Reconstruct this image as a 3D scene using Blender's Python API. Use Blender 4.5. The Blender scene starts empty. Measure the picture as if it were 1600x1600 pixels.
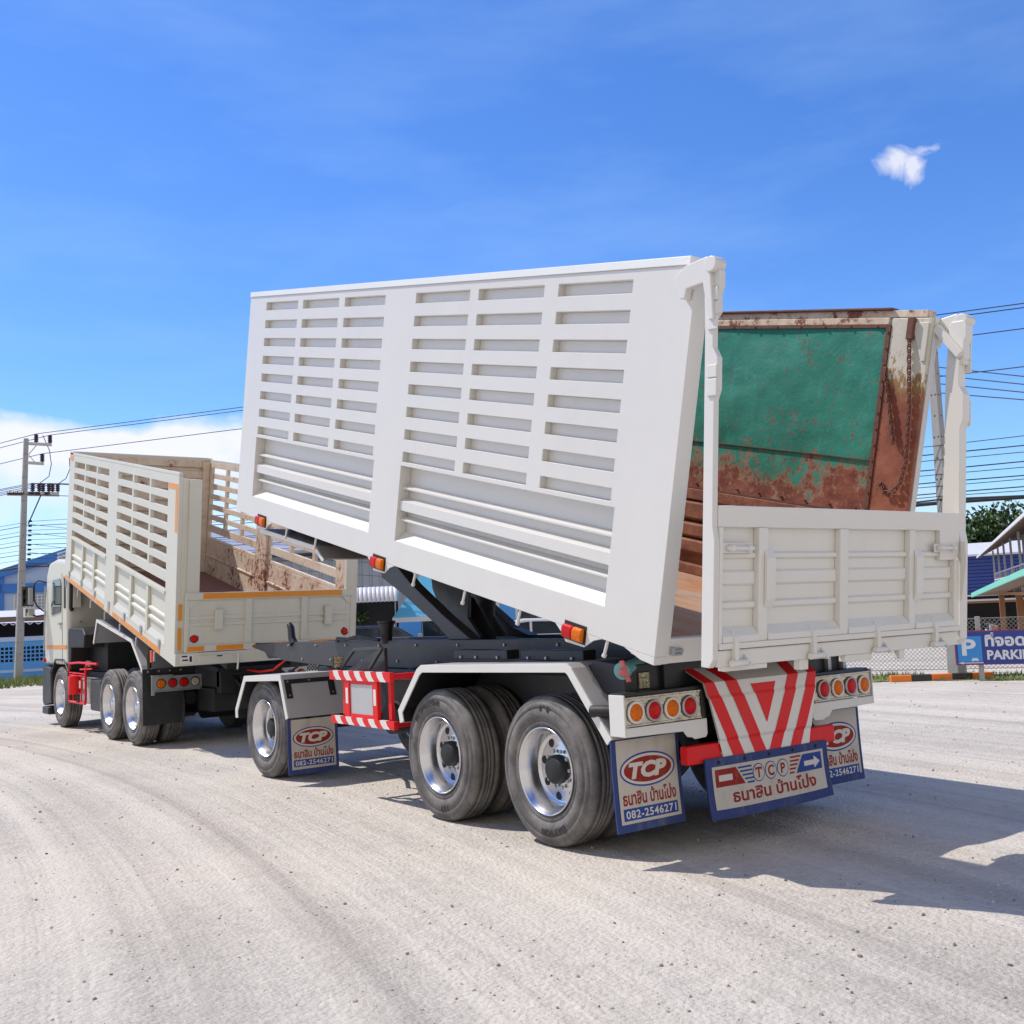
import bpy, bmesh, math, random
from mathutils import Matrix, Vector, noise as mnoise

# ------------------------------------------------------------------ camera, sky, sun, exposure
SC = bpy.context.scene
COL = SC.collection
R = math.radians

cam_d = bpy.data.cameras.new('camera')
cam = bpy.data.objects.new('camera', cam_d)
COL.objects.link(cam)
cam_d.sensor_width = 36.0
cam_d.lens = 1663.66 / 1600 * 36.0
cam_d.clip_start = 0.05
cam_d.clip_end = 3000
YAW, PITCH, ROLL = 0.6331, 0.0938, -0.0445
f_ = Vector((math.sin(YAW) * math.cos(PITCH), math.cos(YAW) * math.cos(PITCH), math.sin(PITCH)))
r_ = Vector((math.cos(YAW), -math.sin(YAW), 0))
u_ = r_.cross(f_)
rr = math.cos(ROLL) * r_ + math.sin(ROLL) * u_
uu = -math.sin(ROLL) * r_ + math.cos(ROLL) * u_
cam.matrix_world = Matrix(((rr.x, uu.x, -f_.x, -4.5405), (rr.y, uu.y, -f_.y, -5.9466),
                           (rr.z, uu.z, -f_.z, 1.6139), (0, 0, 0, 1)))
SC.camera = cam

SUN_DIR = Vector((0.352, -0.56, -1.0)).normalized()      # the way the light travels
sun_d = bpy.data.lights.new('sun', 'SUN')
sun = bpy.data.objects.new('sun', sun_d)
COL.objects.link(sun)
sun.rotation_euler = SUN_DIR.to_track_quat('-Z', 'Y').to_euler()
sun.location = (-10, 15, 30)
sun_d.energy = 4.2
sun_d.angle = R(0.53)
sun_d.color = (1.0, 0.935, 0.85)

world = bpy.data.worlds.new('World')
SC.world = world
world.use_nodes = True
WN, WL = world.node_tree.nodes, world.node_tree.links
WN.clear()


def wn(t, **k):
    n = WN.new(t)
    for a, b in k.items():
        setattr(n, a, b)
    return n


def wmath(op, a, b=None, c=None, clamp=False):
    n = wn('ShaderNodeMath', operation=op, use_clamp=clamp)
    for i, v in enumerate((a, b, c)):
        if v is None:
            continue
        if isinstance(v, (int, float)):
            n.inputs[i].default_value = v
        else:
            WL.new(v, n.inputs[i])
    return n.outputs[0]


def wmix(fac, a, b, blend='MIX'):
    n = wn('ShaderNodeMix', data_type='RGBA', blend_type=blend)
    for i, v in ((0, fac), (6, a), (7, b)):
        if isinstance(v, (int, float)):
            n.inputs[i].default_value = v
        elif isinstance(v, tuple):
            n.inputs[i].default_value = (*v, 1)
        else:
            WL.new(v, n.inputs[i])
    return n.outputs[2]


sky = wn('ShaderNodeTexSky', sky_type='NISHITA')
sky.sun_disc = False
sky.sun_elevation = math.asin(-SUN_DIR.z)
sky.sun_rotation = math.atan2(-SUN_DIR.x, -SUN_DIR.y) % (2 * math.pi)
sky.altitude = 0
sky.air_density = 1.0
sky.dust_density = 0.2
sky.ozone_density = 2.0
tco = wn('ShaderNodeTexCoord')
sep = wn('ShaderNodeSeparateXYZ')
WL.new(tco.outputs['Generated'], sep.inputs[0])
az = wmath('ARCTAN2', sep.outputs[0], sep.outputs[1])      # radians from +Y towards +X
el = wmath('ARCSINE', sep.outputs[2])
hs = wn('ShaderNodeHueSaturation')
hs.inputs['Hue'].default_value = 0.505
hs.inputs['Saturation'].default_value = 1.22
hs.inputs['Value'].default_value = 1.0
WL.new(sky.outputs[0], hs.inputs['Color'])
skycol = wmix(1.0, hs.outputs[0], (1.14, 1.42, 1.85), 'MULTIPLY')
# faint high haze streaks
mp = wn('ShaderNodeMapping')
mp.inputs['Scale'].default_value = (1.5, 1.5, 6.0)
WL.new(tco.outputs['Generated'], mp.inputs[0])
nz = wn('ShaderNodeTexNoise')
nz.inputs['Scale'].default_value = 2.2
nz.inputs['Detail'].default_value = 6
nz.inputs['Roughness'].default_value = 0.55
WL.new(mp.outputs[0], nz.inputs['Vector'])
hz = wmath('MULTIPLY', wmath('SUBTRACT', nz.outputs[0], 0.46, clamp=True), 0.62, clamp=True)
skycol = wmix(hz, skycol, (5.2, 7.6, 11.0))
# cumulus bank low above the horizon and one small stray cloud, as directions in the sky
nc = wn('ShaderNodeTexNoise')
nc.inputs['Scale'].default_value = 9.0
nc.inputs['Detail'].default_value = 9
nc.inputs['Roughness'].default_value = 0.56
mp2 = wn('ShaderNodeMapping')
mp2.inputs['Scale'].default_value = (1.0, 1.0, 1.7)
WL.new(tco.outputs['Generated'], mp2.inputs[0])
WL.new(mp2.outputs[0], nc.inputs['Vector'])
nlow = wn('ShaderNodeTexNoise')
nlow.inputs['Scale'].default_value = 3.2
nlow.inputs['Detail'].default_value = 2
WL.new(tco.outputs['Generated'], nlow.inputs['Vector'])
bank_top = wmath('ADD', 0.186, wmath('MULTIPLY', wmath('SUBTRACT', nc.outputs[0], 0.5), 0.07))
bank_top = wmath('ADD', bank_top, wmath('MULTIPLY', wmath('SUBTRACT', nlow.outputs[0], 0.5), 0.05))
bank_top = wmath('SUBTRACT', bank_top, wmath('MULTIPLY', wmath('MAXIMUM', 0.0, wmath('SUBTRACT', az, 0.36)), 0.13))
bank = wmath('MULTIPLY', wmath('SUBTRACT', bank_top, el), 70.0, clamp=True)
low_fade = wmath('MULTIPLY_ADD', wmath('SUBTRACT', nc.outputs[0], 0.48), 2.2, wmath('MULTIPLY', wmath('SUBTRACT', el, 0.085), 13.0), clamp=True)
bank = wmath('MULTIPLY', bank, wmath('MULTIPLY_ADD', low_fade, 0.70, 0.20))
skycol = wmix(bank, skycol, (9.8, 9.7, 10.4))


def spot(a0, e0, ra, re):
    da = wmath('DIVIDE', wmath('SUBTRACT', az, a0), ra)
    de = wmath('DIVIDE', wmath('SUBTRACT', el, e0), re)
    d = wmath('SQRT', wmath('ADD', wmath('MULTIPLY', da, da), wmath('MULTIPLY', de, de)))
    return wmath('SUBTRACT', 1.0, d)


nc2 = wn('ShaderNodeTexNoise')
nc2.inputs['Scale'].default_value = 26.0
nc2.inputs['Detail'].default_value = 8
nc2.inputs['Roughness'].default_value = 0.6
nc2.inputs['Distortion'].default_value = 0.6
WL.new(tco.outputs['Generated'], nc2.inputs['Vector'])
# unseen bright cloud field, added behind the camera to fill the shaded rear faces
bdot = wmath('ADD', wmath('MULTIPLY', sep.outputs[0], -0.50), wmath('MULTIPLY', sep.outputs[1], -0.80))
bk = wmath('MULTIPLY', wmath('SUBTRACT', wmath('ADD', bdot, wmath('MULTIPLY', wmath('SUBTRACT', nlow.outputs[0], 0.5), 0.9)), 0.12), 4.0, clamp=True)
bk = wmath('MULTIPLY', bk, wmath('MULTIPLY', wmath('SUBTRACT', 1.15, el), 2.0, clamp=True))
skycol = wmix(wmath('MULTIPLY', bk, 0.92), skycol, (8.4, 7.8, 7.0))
cl = wmath('MAXIMUM', spot(1.002, 0.3735, 0.022, 0.016), spot(1.016, 0.364, 0.013, 0.021))
cl = wmath('MAXIMUM', cl, wmath('SUBTRACT', spot(1.030, 0.378, 0.026, 0.008), 0.18))
cl = wmath('MULTIPLY', wmath('ADD', cl, wmath('MULTIPLY', wmath('SUBTRACT', nc2.outputs[0], 0.56), 3.0)), 1.25, clamp=True)
cl = wmath('MULTIPLY', cl, wmath('MULTIPLY', wmath('MAXIMUM', spot(1.012, 0.369, 0.055, 0.038), 0.0), 2.2, clamp=True))
skycol = wmix(wmath('MULTIPLY', cl, 0.78), skycol, (9.4, 9.3, 9.9))
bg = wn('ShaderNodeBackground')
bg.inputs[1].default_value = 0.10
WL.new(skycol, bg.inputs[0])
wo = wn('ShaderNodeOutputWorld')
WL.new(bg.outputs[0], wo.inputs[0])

SC.view_settings.view_transform = 'Standard'
SC.view_settings.look = 'None'
SC.view_settings.exposure = 0.05
SC.view_settings.gamma = 1.0
SC.view_settings.use_curve_mapping = False

# ------------------------------------------------------------------ materials
def newmat(name):
    m = bpy.data.materials.new(name)
    m.use_nodes = True
    return m, m.node_tree.nodes, m.node_tree.links, m.node_tree.nodes['Principled BSDF']


class NT:
    """small helper for node graphs"""
    def __init__(s, m):
        s.n, s.l = m.node_tree.nodes, m.node_tree.links
        s.tc = s.n.new('ShaderNodeTexCoord')
        s.obj = s.tc.outputs['Object']

    def put(s, sock, v):
        if v is None:
            return
        if isinstance(v, (int, float)):
            sock.default_value = v
        elif isinstance(v, tuple):
            sock.default_value = (*v, 1) if len(v) == 3 and sock.type == 'RGBA' else v
        else:
            s.l.new(v, sock)

    def math(s, op, a, b=None, c=None, clamp=False):
        n = s.n.new('ShaderNodeMath'); n.operation = op; n.use_clamp = clamp
        for i, v in enumerate((a, b, c)):
            s.put(n.inputs[i], v)
        return n.outputs[0]

    def mix(s, f, a, b, blend='MIX'):
        n = s.n.new('ShaderNodeMix'); n.data_type = 'RGBA'; n.blend_type = blend
        s.put(n.inputs[0], f); s.put(n.inputs[6], a); s.put(n.inputs[7], b)
        return n.outputs[2]

    def noise(s, scale, detail=4, rough=0.55, stretch=None, dist=0.0, vec=None):
        n = s.n.new('ShaderNodeTexNoise')
        n.inputs['Scale'].default_value = scale; n.inputs['Detail'].default_value = detail
        n.inputs['Roughness'].default_value = rough; n.inputs['Distortion'].default_value = dist
        v = vec or s.obj
        if stretch:
            mp = s.n.new('ShaderNodeMapping'); mp.inputs['Scale'].default_value = stretch
            s.l.new(v, mp.inputs[0]); v = mp.outputs[0]
        s.l.new(v, n.inputs['Vector'])
        return n.outputs[0]

    def ramp(s, f, lo, hi):
        """0 below lo, 1 above hi"""
        n = s.n.new('ShaderNodeMapRange'); n.inputs[1].default_value = lo; n.inputs[2].default_value = hi
        n.interpolation_type = 'SMOOTHSTEP'
        s.l.new(f, n.inputs[0])
        return n.outputs[0]

    def xyz(s, v=None):
        n = s.n.new('ShaderNodeSeparateXYZ'); s.l.new(v or s.obj, n.inputs[0]); return n.outputs

    def bump(s, h, strength, dist, bsdf, prev=None):
        n = s.n.new('ShaderNodeBump'); n.inputs['Strength'].default_value = strength
        n.inputs['Distance'].default_value = dist
        s.l.new(h, n.inputs['Height'])
        if prev:
            s.l.new(prev, n.inputs['Normal'])
        s.l.new(n.outputs[0], bsdf.inputs['Normal'])
        return n.outputs[0]


def paint(name, col, rough=0.4, var=0.06, scale=2.5, bump=0.15, metal=0.0, dirt=0.0, dirtcol=(0.30, 0.25, 0.20), coat=0.0, spec=0.5):
    m, N, L, b = newmat(name)
    g = NT(m)
    n1 = g.noise(scale, 6, 0.6)
    n2 = g.noise(scale * 14, 3, 0.6)
    k = g.math('ADD', g.math('MULTIPLY', g.math('SUBTRACT', n1, 0.5), var * 2), g.math('MULTIPLY', g.math('SUBTRACT', n2, 0.5), var))
    c = g.mix(1.0, tuple(col), None, 'MULTIPLY')
    mx = c.node
    comb = g.n.new('ShaderNodeCombineColor')
    v = g.math('ADD', 1.0, k)
    for i in range(3):
        g.l.new(v, comb.inputs[i])
    g.l.new(comb.outputs[0], mx.inputs[7])
    if dirt:
        dm = g.math('MULTIPLY', g.ramp(g.noise(scale * 1.7, 8, 0.68, stretch=(1, 1, 0.35)), 0.48, 0.78), dirt)
        c = g.mix(dm, c, dirtcol)
    g.l.new(c, b.inputs['Base Color'])
    b.inputs['Metallic'].default_value = metal
    g.l.new(g.math('ADD', rough, g.math('MULTIPLY', g.math('SUBTRACT', n1, 0.5), 0.25)), b.inputs['Roughness'])
    b.inputs['Coat Weight'].default_value = coat
    b.inputs['Specular IOR Level'].default_value = spec
    if bump:
        g.bump(g.noise(scale * 1.3, 3, 0.5), bump, 0.02, b)
    return m


def lens_mat(name, col, scale=160):
    m, N, L, b = newmat(name)
    g = NT(m)
    vor = N.new('ShaderNodeTexVoronoi'); vor.inputs['Scale'].default_value = scale
    L.new(g.obj, vor.inputs['Vector'])
    c = g.mix(g.ramp(vor.outputs[0], 0.1, 0.6), tuple(min(1, x * 1.25) for x in col), tuple(x * 0.6 for x in col))
    L.new(c, b.inputs['Base Color'])
    b.inputs['Roughness'].default_value = 0.35
    b.inputs['Specular IOR Level'].default_value = 0.2
    g.bump(vor.outputs[0], 0.3, 0.004, b)
    return m


M = {}
M['white'] = paint('white gloss paint', (0.665, 0.65, 0.612), 0.36, 0.035, 0.9, 0.22, dirt=0.07, coat=0.1)
M['white_edge'] = paint('white edge paint', (0.76, 0.78, 0.76), 0.4, 0.03, 2)
M['cream'] = paint('cream truck paint', (0.60, 0.58, 0.49), 0.38, 0.05, 1.6, 0.25, dirt=0.12)
M['gate_white'] = paint('tailgate white paint', (0.71, 0.69, 0.635), 0.36, 0.03, 1.2, 0.12, dirt=0.06, coat=0.1)
M['black'] = paint('black chassis paint', (0.018, 0.018, 0.020), 0.45, 0.3, 3, 0.2, dirt=0.25, dirtcol=(0.10, 0.09, 0.08))
M['dark'] = paint('dark grey chassis paint', (0.045, 0.045, 0.050), 0.42, 0.25, 3, 0.2, dirt=0.3, dirtcol=(0.14, 0.13, 0.12))
M['grime'] = paint('greasy black iron', (0.012, 0.012, 0.012), 0.6, 0.5, 5, 0.4)
M['grey'] = paint('grey mudguard paint', (0.30, 0.31, 0.33), 0.45, 0.08, 2, 0.1, dirt=0.2)
M['silver'] = paint('silver grey sheet', (0.50, 0.50, 0.50), 0.42, 0.06, 2, 0.15, metal=0.3, dirt=0.2)
M['chrome'] = paint('polished stainless plate', (0.44, 0.39, 0.31), 0.14, 0.35, 14, 0.6, metal=1.0)
M['alu'] = paint('polished aluminium rim', (0.64, 0.64, 0.66), 0.22, 0.05, 6, 0.03, metal=1.0)
M['steel'] = paint('galvanised steel', (0.42, 0.43, 0.44), 0.45, 0.15, 6, 0.1, metal=0.7)
M['red'] = paint('signal red paint', (0.70, 0.014, 0.016), 0.4, 0.06, 3, 0.1, dirt=0.08, spec=0.25)
M['stripe_white'] = paint('stripe white paint', (0.70, 0.68, 0.64), 0.34, 0.05, 3, 0.1, dirt=0.08)
M['orange_tape'] = paint('amber reflective tape', (0.72, 0.26, 0.02), 0.35, 0.08, 8, 0.0, dirt=0.1)
M['flap'] = paint('off white rubber flap', (0.50, 0.46, 0.40), 0.55, 0.08, 3, 0.3, dirt=0.75, dirtcol=(0.30, 0.25, 0.20))
M['flap_blue'] = paint('faded blue flap edge', (0.038, 0.058, 0.18), 0.75, 0.3, 4, 0.2, spec=0.2, dirt=0.6, dirtcol=(0.16, 0.16, 0.20))
M['flap_red'] = paint('oxide red flap lettering', (0.27, 0.026, 0.020), 0.7, 0.3, 9, 0.1, spec=0.15, dirt=0.35, dirtcol=(0.36, 0.22, 0.17))
M['flap_ink'] = paint('blue flap lettering', (0.03, 0.065, 0.27), 0.7, 0.3, 9, 0.1, spec=0.15, dirt=0.35, dirtcol=(0.22, 0.22, 0.28))
M['flap_white'] = paint('white flap lettering', (0.58, 0.55, 0.50), 0.6, 0.1, 6, 0.1)
M['lens_red'] = lens_mat('red lamp lens', (0.70, 0.008, 0.008))
M['lens_amber'] = lens_mat('amber lamp lens', (0.95, 0.19, 0.002))
M['lens_clear'] = lens_mat('clear lamp lens', (0.62, 0.58, 0.45))
M['led'] = lens_mat('yellowish led face', (0.62, 0.58, 0.36), 60)
M['teal'] = paint('teal pipe plastic', (0.16, 0.42, 0.42), 0.5, 0.2, 20, 0.1, dirt=0.3)
M['valve'] = paint('faded red valve handle', (0.62, 0.16, 0.16), 0.5, 0.1, 20, 0.1)
M['concrete'] = paint('pole concrete', (0.33, 0.325, 0.32), 0.85, 0.15, 4, 0.3, dirt=0.3, dirtcol=(0.16, 0.14, 0.12))
M['wire'] = paint('black cable sheath', (0.025, 0.025, 0.03), 0.6, 0.1, 1, 0)
M['insulator'] = paint('brown insulator glaze', (0.06, 0.025, 0.02), 0.3, 0.1, 10, 0)
M['glass'] = paint('dark window glass', (0.02, 0.03, 0.04), 0.08, 0.1, 2, 0, spec=0.8)
M['mirror'] = paint('mirror glass', (0.55, 0.57, 0.60), 0.06, 0.05, 2, 0, metal=1.0)


def tyre_mat():
    m, N, L, b = newmat('dusty tyre rubber')
    g = NT(m)
    d = g.ramp(g.noise(5, 6, 0.65), 0.30, 0.75)
    c = g.mix(g.math('MULTIPLY', d, 0.75), (0.070, 0.066, 0.063), (0.24, 0.22, 0.205))
    c = g.mix(g.math('MULTIPLY', g.ramp(g.noise(40, 4, 0.7), 0.45, 0.8), 0.5), c, (0.17, 0.155, 0.145))
    L.new(c, b.inputs['Base Color'])
    b.inputs['Roughness'].default_value = 0.72
    g.bump(g.noise(90, 3, 0.6), 0.25, 0.004, b)
    return m


M['tyre'] = tyre_mat()
M['tyre_mark'] = paint('raised tyre lettering', (0.018, 0.017, 0.017), 0.6, 0.1, 20, 0.1)


def rust_interior():
    """trailer box inside: green paint over red oxide, worn through lower down (box coordinates x, along, up)"""
    m, N, L, b = newmat('green paint worn to red rust')
    g = NT(m)
    x, l, h = g.xyz()
    n1 = g.noise(2.1, 8, 0.66)
    n2 = g.noise(9, 8, 0.7)
    n3 = g.noise(34, 4, 0.7)
    hh = g.math('ADD', h, g.math('MULTIPLY', g.math('SUBTRACT', n1, 0.5), 1.5))
    hh = g.math('ADD', hh, g.math('MULTIPLY', g.math('SUBTRACT', n2, 0.5), 1.15))
    hh = g.math('ADD', hh, g.math('MULTIPLY', g.math('SUBTRACT', n3, 0.5), 0.35))
    green = g.ramp(hh, 1.12, 1.26)
    gc = g.mix(g.ramp(g.noise(1.5, 5, 0.6, stretch=(1, 1, 2.2)), 0.3, 0.75), (0.016, 0.165, 0.115), (0.030, 0.255, 0.180))
    gc = g.mix(g.math('MULTIPLY', g.ramp(g.noise(6, 6, 0.7, stretch=(1, 1.6, 0.5)), 0.50, 0.75), 0.5), gc, (0.05, 0.30, 0.235))
    gc = g.mix(g.math('MULTIPLY', g.ramp(n3, 0.52, 0.8), 0.35), gc, (0.16, 0.40, 0.30))
    rc = g.mix(g.ramp(n2, 0.35, 0.65), (0.150, 0.036, 0.022), (0.250, 0.075, 0.040))
    rc = g.mix(g.math('MULTIPLY', g.ramp(g.noise(18, 6, 0.75), 0.55, 0.7), 0.7), rc, (0.36, 0.20, 0.11))
    edge = g.math('MULTIPLY', g.ramp(hh, 0.98, 1.20), g.math('SUBTRACT', 1.0, green))
    rc = g.mix(g.math('MULTIPLY', edge, 0.5), rc, (0.36, 0.34, 0.22))
    c = g.mix(green, rc, gc)
    sp = g.ramp(g.math('ADD', g.math('MULTIPLY', g.math('SUBTRACT', 1.75, h), 0.045), g.math('ADD', g.noise(23, 5, 0.75, stretch=(1, 1.3, 0.7)), g.math('MULTIPLY', g.math('SUBTRACT', n1, 0.5), 0.5))), 0.60, 0.645)
    c = g.mix(g.math('MULTIPLY', sp, 0.80), c, (0.20, 0.06, 0.035))
    L.new(c, b.inputs['Base Color'])
    b.inputs['Roughness'].default_value = 0.55
    p = g.bump(g.noise(1.6, 2, 0.5), 0.55, 0.12, b)
    g.bump(g.noise(30, 5, 0.7), 0.35, 0.01, b, p)
    return m


def rust_post():
    """cream paint at the top of the trailer box post, rust below"""
    m, N, L, b = newmat('cream paint rusting')
    g = NT(m)
    x, l, h = g.xyz()
    n1 = g.noise(3.0, 8, 0.68)
    n2 = g.noise(16, 6, 0.72, stretch=(1, 1, 0.4))
    hh = g.math('ADD', h, g.math('MULTIPLY', g.math('SUBTRACT', n1, 0.5), 0.9))
    hh = g.math('ADD', hh, g.math('MULTIPLY', g.math('SUBTRACT', n2, 0.5), 0.8))
    k = g.ramp(hh, 1.93, 2.02)
    k2 = g.ramp(hh, 1.72, 1.93)
    rc = g.mix(g.ramp(n1, 0.35, 0.65), (0.22, 0.060, 0.034), (0.33, 0.115, 0.065))
    c = g.mix(k2, rc, (0.30, 0.17, 0.06))
    c = g.mix(k, c, (0.58, 0.55, 0.46))
    c = g.mix(g.math('MULTIPLY', g.ramp(n2, 0.60, 0.66), 0.8), c, (0.17, 0.07, 0.035))
    L.new(c, b.inputs['Base Color'])
    b.inputs['Roughness'].default_value = 0.6
    g.bump(g.noise(20, 4, 0.6), 0.3, 0.01, b)
    return m


def rust_ribs():
    m, N, L, b = newmat('brown rust ribs')
    g = NT(m)
    n2 = g.noise(7, 8, 0.72)
    c = g.mix(g.ramp(n2, 0.3, 0.7), (0.14, 0.042, 0.022), (0.30, 0.115, 0.062))
    c = g.mix(g.math('MULTIPLY', g.ramp(g.noise(40, 5, 0.75), 0.58, 0.70), 0.7), c, (0.06, 0.022, 0.012))
    L.new(c, b.inputs['Base Color'])
    b.inputs['Roughness'].default_value = 0.7
    g.bump(g.noise(45, 5, 0.7), 0.5, 0.01, b)
    return m


def rust_floor():
    m, N, L, b = newmat('orange rust floor')
    g = NT(m)
    n2 = g.noise(2.2, 7, 0.65, stretch=(2.2, 0.5, 1))
    c = g.mix(g.ramp(n2, 0.35, 0.68), (0.46, 0.34, 0.25), (0.50, 0.22, 0.09))
    c = g.mix(g.math('MULTIPLY', g.ramp(g.noise(5, 8, 0.7, stretch=(2, 0.6, 1)), 0.56, 0.72), 0.7), c, (0.20, 0.10, 0.06))
    L.new(c, b.inputs['Base Color'])
    b.inputs['Roughness'].default_value = 0.5
    b.inputs['Metallic'].default_value = 0.15
    g.bump(g.noise(9, 5, 0.6), 0.3, 0.02, b)
    return m


def cream_rust(name, amount):
    m, N, L, b = newmat(name)
    g = NT(m)
    n1 = g.noise(2.4, 8, 0.7)
    n2 = g.noise(13, 7, 0.75)
    base = g.mix(g.ramp(g.noise(1.3, 5, 0.6), 0.35, 0.7), (0.70, 0.61, 0.48), (0.66, 0.53, 0.41))
    k = g.math('ADD', g.math('MULTIPLY', n1, 0.55), g.math('MULTIPLY', n2, 0.60))
    c = g.mix(g.math('MULTIPLY', g.ramp(k, 0.50 - amount, 0.72 - amount), 0.55), base, (0.40, 0.22, 0.13))
    c = g.mix(g.ramp(k, 0.655 - amount, 0.69 - amount), c, (0.22, 0.072, 0.035))
    L.new(c, b.inputs['Base Color'])
    b.inputs['Roughness'].default_value = 0.6
    g.bump(n2, 0.3, 0.01, b)
    return m


M['rust_in'] = rust_interior()
M['rust_post'] = rust_post()
M['rust_rib'] = rust_ribs()
M['rust_floor'] = rust_floor()
M['rust_iron'] = paint('rusty iron', (0.14, 0.055, 0.035), 0.7, 0.3, 20, 0.2)
M['cream_in'] = cream_rust('cream paint with rust spots', -0.01)
M['cream_patchy'] = cream_rust('pinkish cream paint with brown rust', 0.04)
M['cream_rusty'] = cream_rust('cream paint heavy rust', 0.06)
M['truck_floor'] = paint('red brown box floor', (0.22, 0.10, 0.07), 0.7, 0.3, 4, 0.3)

# ------------------------------------------------------------------ mesh building
WORLD_M = {}


class MB:
    """collects shapes and links them as ONE mesh object"""
    def __init__(s, mat=None):
        s.v, s.f, s.mi, s.sm, s.mats = [], [], [], [], []
        s.cur = 0
        s.warp = None
        if mat:
            s.mat(mat)

    def mat(s, m):
        m = M[m] if isinstance(m, str) else m
        if m not in s.mats:
            s.mats.append(m)
        s.cur = s.mats.index(m)
        return s

    def add(s, vs, fs, smooth=False):
        o = len(s.v)
        s.v += [s.warp(p) if s.warp else tuple(p) for p in vs]
        for f in fs:
            s.f.append(tuple(i + o for i in f)); s.mi.append(s.cur); s.sm.append(smooth)
        return s

    def box(s, x0, x1, y0, y1, z0, z1):
        vs = [(x, y, z) for x in (x0, x1) for y in (y0, y1) for z in (z0, z1)]
        return s.add(vs, [(0, 1, 3, 2), (4, 6, 7, 5), (0, 4, 5, 1), (2, 3, 7, 6), (0, 2, 6, 4), (1, 5, 7, 3)])

    def prism(s, pts, axis, a, b):
        """2D outline extruded: axis x takes (y, z), y takes (x, z), z takes (x, y)"""
        def mk(p, t):
            return {'x': (t, p[0], p[1]), 'y': (p[0], t, p[1]), 'z': (p[0], p[1], t)}[axis]
        n = len(pts)
        vs = [mk(p, a) for p in pts] + [mk(p, b) for p in pts]
        fs = [tuple(range(n))[::-1], tuple(range(n, 2 * n))] + [(i, (i + 1) % n, n + (i + 1) % n, n + i) for i in range(n)]
        return s.add(vs, fs)

    def sheet(s, pts):
        return s.add(pts, [tuple(range(len(pts)))])

    def strip(s, pts, axis, a, b, t1, t0=0.0):
        """bent plate: open 2D polyline between the offsets t0 and t1 (to the left of its run), extruded along axis"""
        lo, hi = [], []
        for i, p in enumerate(pts):
            q0 = Vector(pts[max(i - 1, 0)]); q1 = Vector(pts[min(i + 1, len(pts) - 1)])
            d0 = (Vector(p) - q0).normalized() if i else (q1 - Vector(p)).normalized()
            d1 = (q1 - Vector(p)).normalized() if i < len(pts) - 1 else d0
            t = (d0 + d1).normalized()
            nrm = Vector((-t.y, t.x))
            k = 1 / max(0.4, nrm.dot(Vector((-d0.y, d0.x))))
            lo.append(tuple(Vector(p) + nrm * k * t0)); hi.append(tuple(Vector(p) + nrm * k * t1))
        return s.prism(lo + hi[::-1], axis, a, b)

    def tube(s, pts, r, n=8, smooth=True, closed=False):
        pts = [Vector(p) for p in pts]
        k = len(pts)
        vs, fs = [], []
        ref = None
        for i, p in enumerate(pts):
            a = pts[(i - 1) % k] if (i or closed) else p
            b = pts[(i + 1) % k] if (i < k - 1 or closed) else p
            t = (b - a).normalized()
            if ref is None:
                ref = t.orthogonal().normalized()
            ref = (ref - t * ref.dot(t)).normalized()
            bi = t.cross(ref)
            rad = r[i] if isinstance(r, (list, tuple)) else r
            for j in range(n):
                an = 2 * math.pi * j / n
                vs.append(p + (ref * math.cos(an) + bi * math.sin(an)) * rad)
        for i in range(k if closed else k - 1):
            i2 = (i + 1) % k
            for j in range(n):
                fs.append((i * n + j, i * n + (j + 1) % n, i2 * n + (j + 1) % n, i2 * n + j))
        o = len(s.v)
        s.add(vs, fs, smooth)
        if not closed:
            s.add([vs[j] for j in range(n)], [tuple(range(n))[::-1]])
            s.add([vs[(k - 1) * n + j] for j in range(n)], [tuple(range(n))])
        return s

    def cyl(s, p0, p1, r0, r1=None, n=16):
        return s.tube([p0, p1], [r0, r0 if r1 is None else r1], n)

    def bar(s, p0, p1, w, h, up=(0, 0, 1)):
        """rectangular bar between two points"""
        p0, p1 = Vector(p0), Vector(p1)
        t = (p1 - p0).normalized(); sd = t.cross(Vector(up)).normalized(); u2 = sd.cross(t)
        vs = [p + sd * a * w / 2 + u2 * b * h / 2 for p in (p0, p1) for a, b in ((-1, -1), (1, -1), (1, 1), (-1, 1))]
        return s.add(vs, [(3, 2, 1, 0), (4, 5, 6, 7), (0, 1, 5, 4), (1, 2, 6, 5), (2, 3, 7, 6), (3, 0, 4, 7)])

    def lathe(s, prof, c, n=48, sgn=1, smooth=True):
        """profile [(radius, inward x)] spun about the x axis through c; sgn flips the inward direction"""
        vs, fs = [], []
        k = len(prof)
        for j in range(n):
            a = 2 * math.pi * j / n
            for r, x in prof:
                vs.append((c[0] + sgn * x, c[1] + r * math.cos(a), c[2] + r * math.sin(a)))
        for j in range(n):
            j2 = (j + 1) % n
            for i in range(k - 1):
                fs.append((j * k + i, j2 * k + i, j2 * k + i + 1, j * k + i + 1))
        return s.add(vs, fs, smooth)

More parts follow.
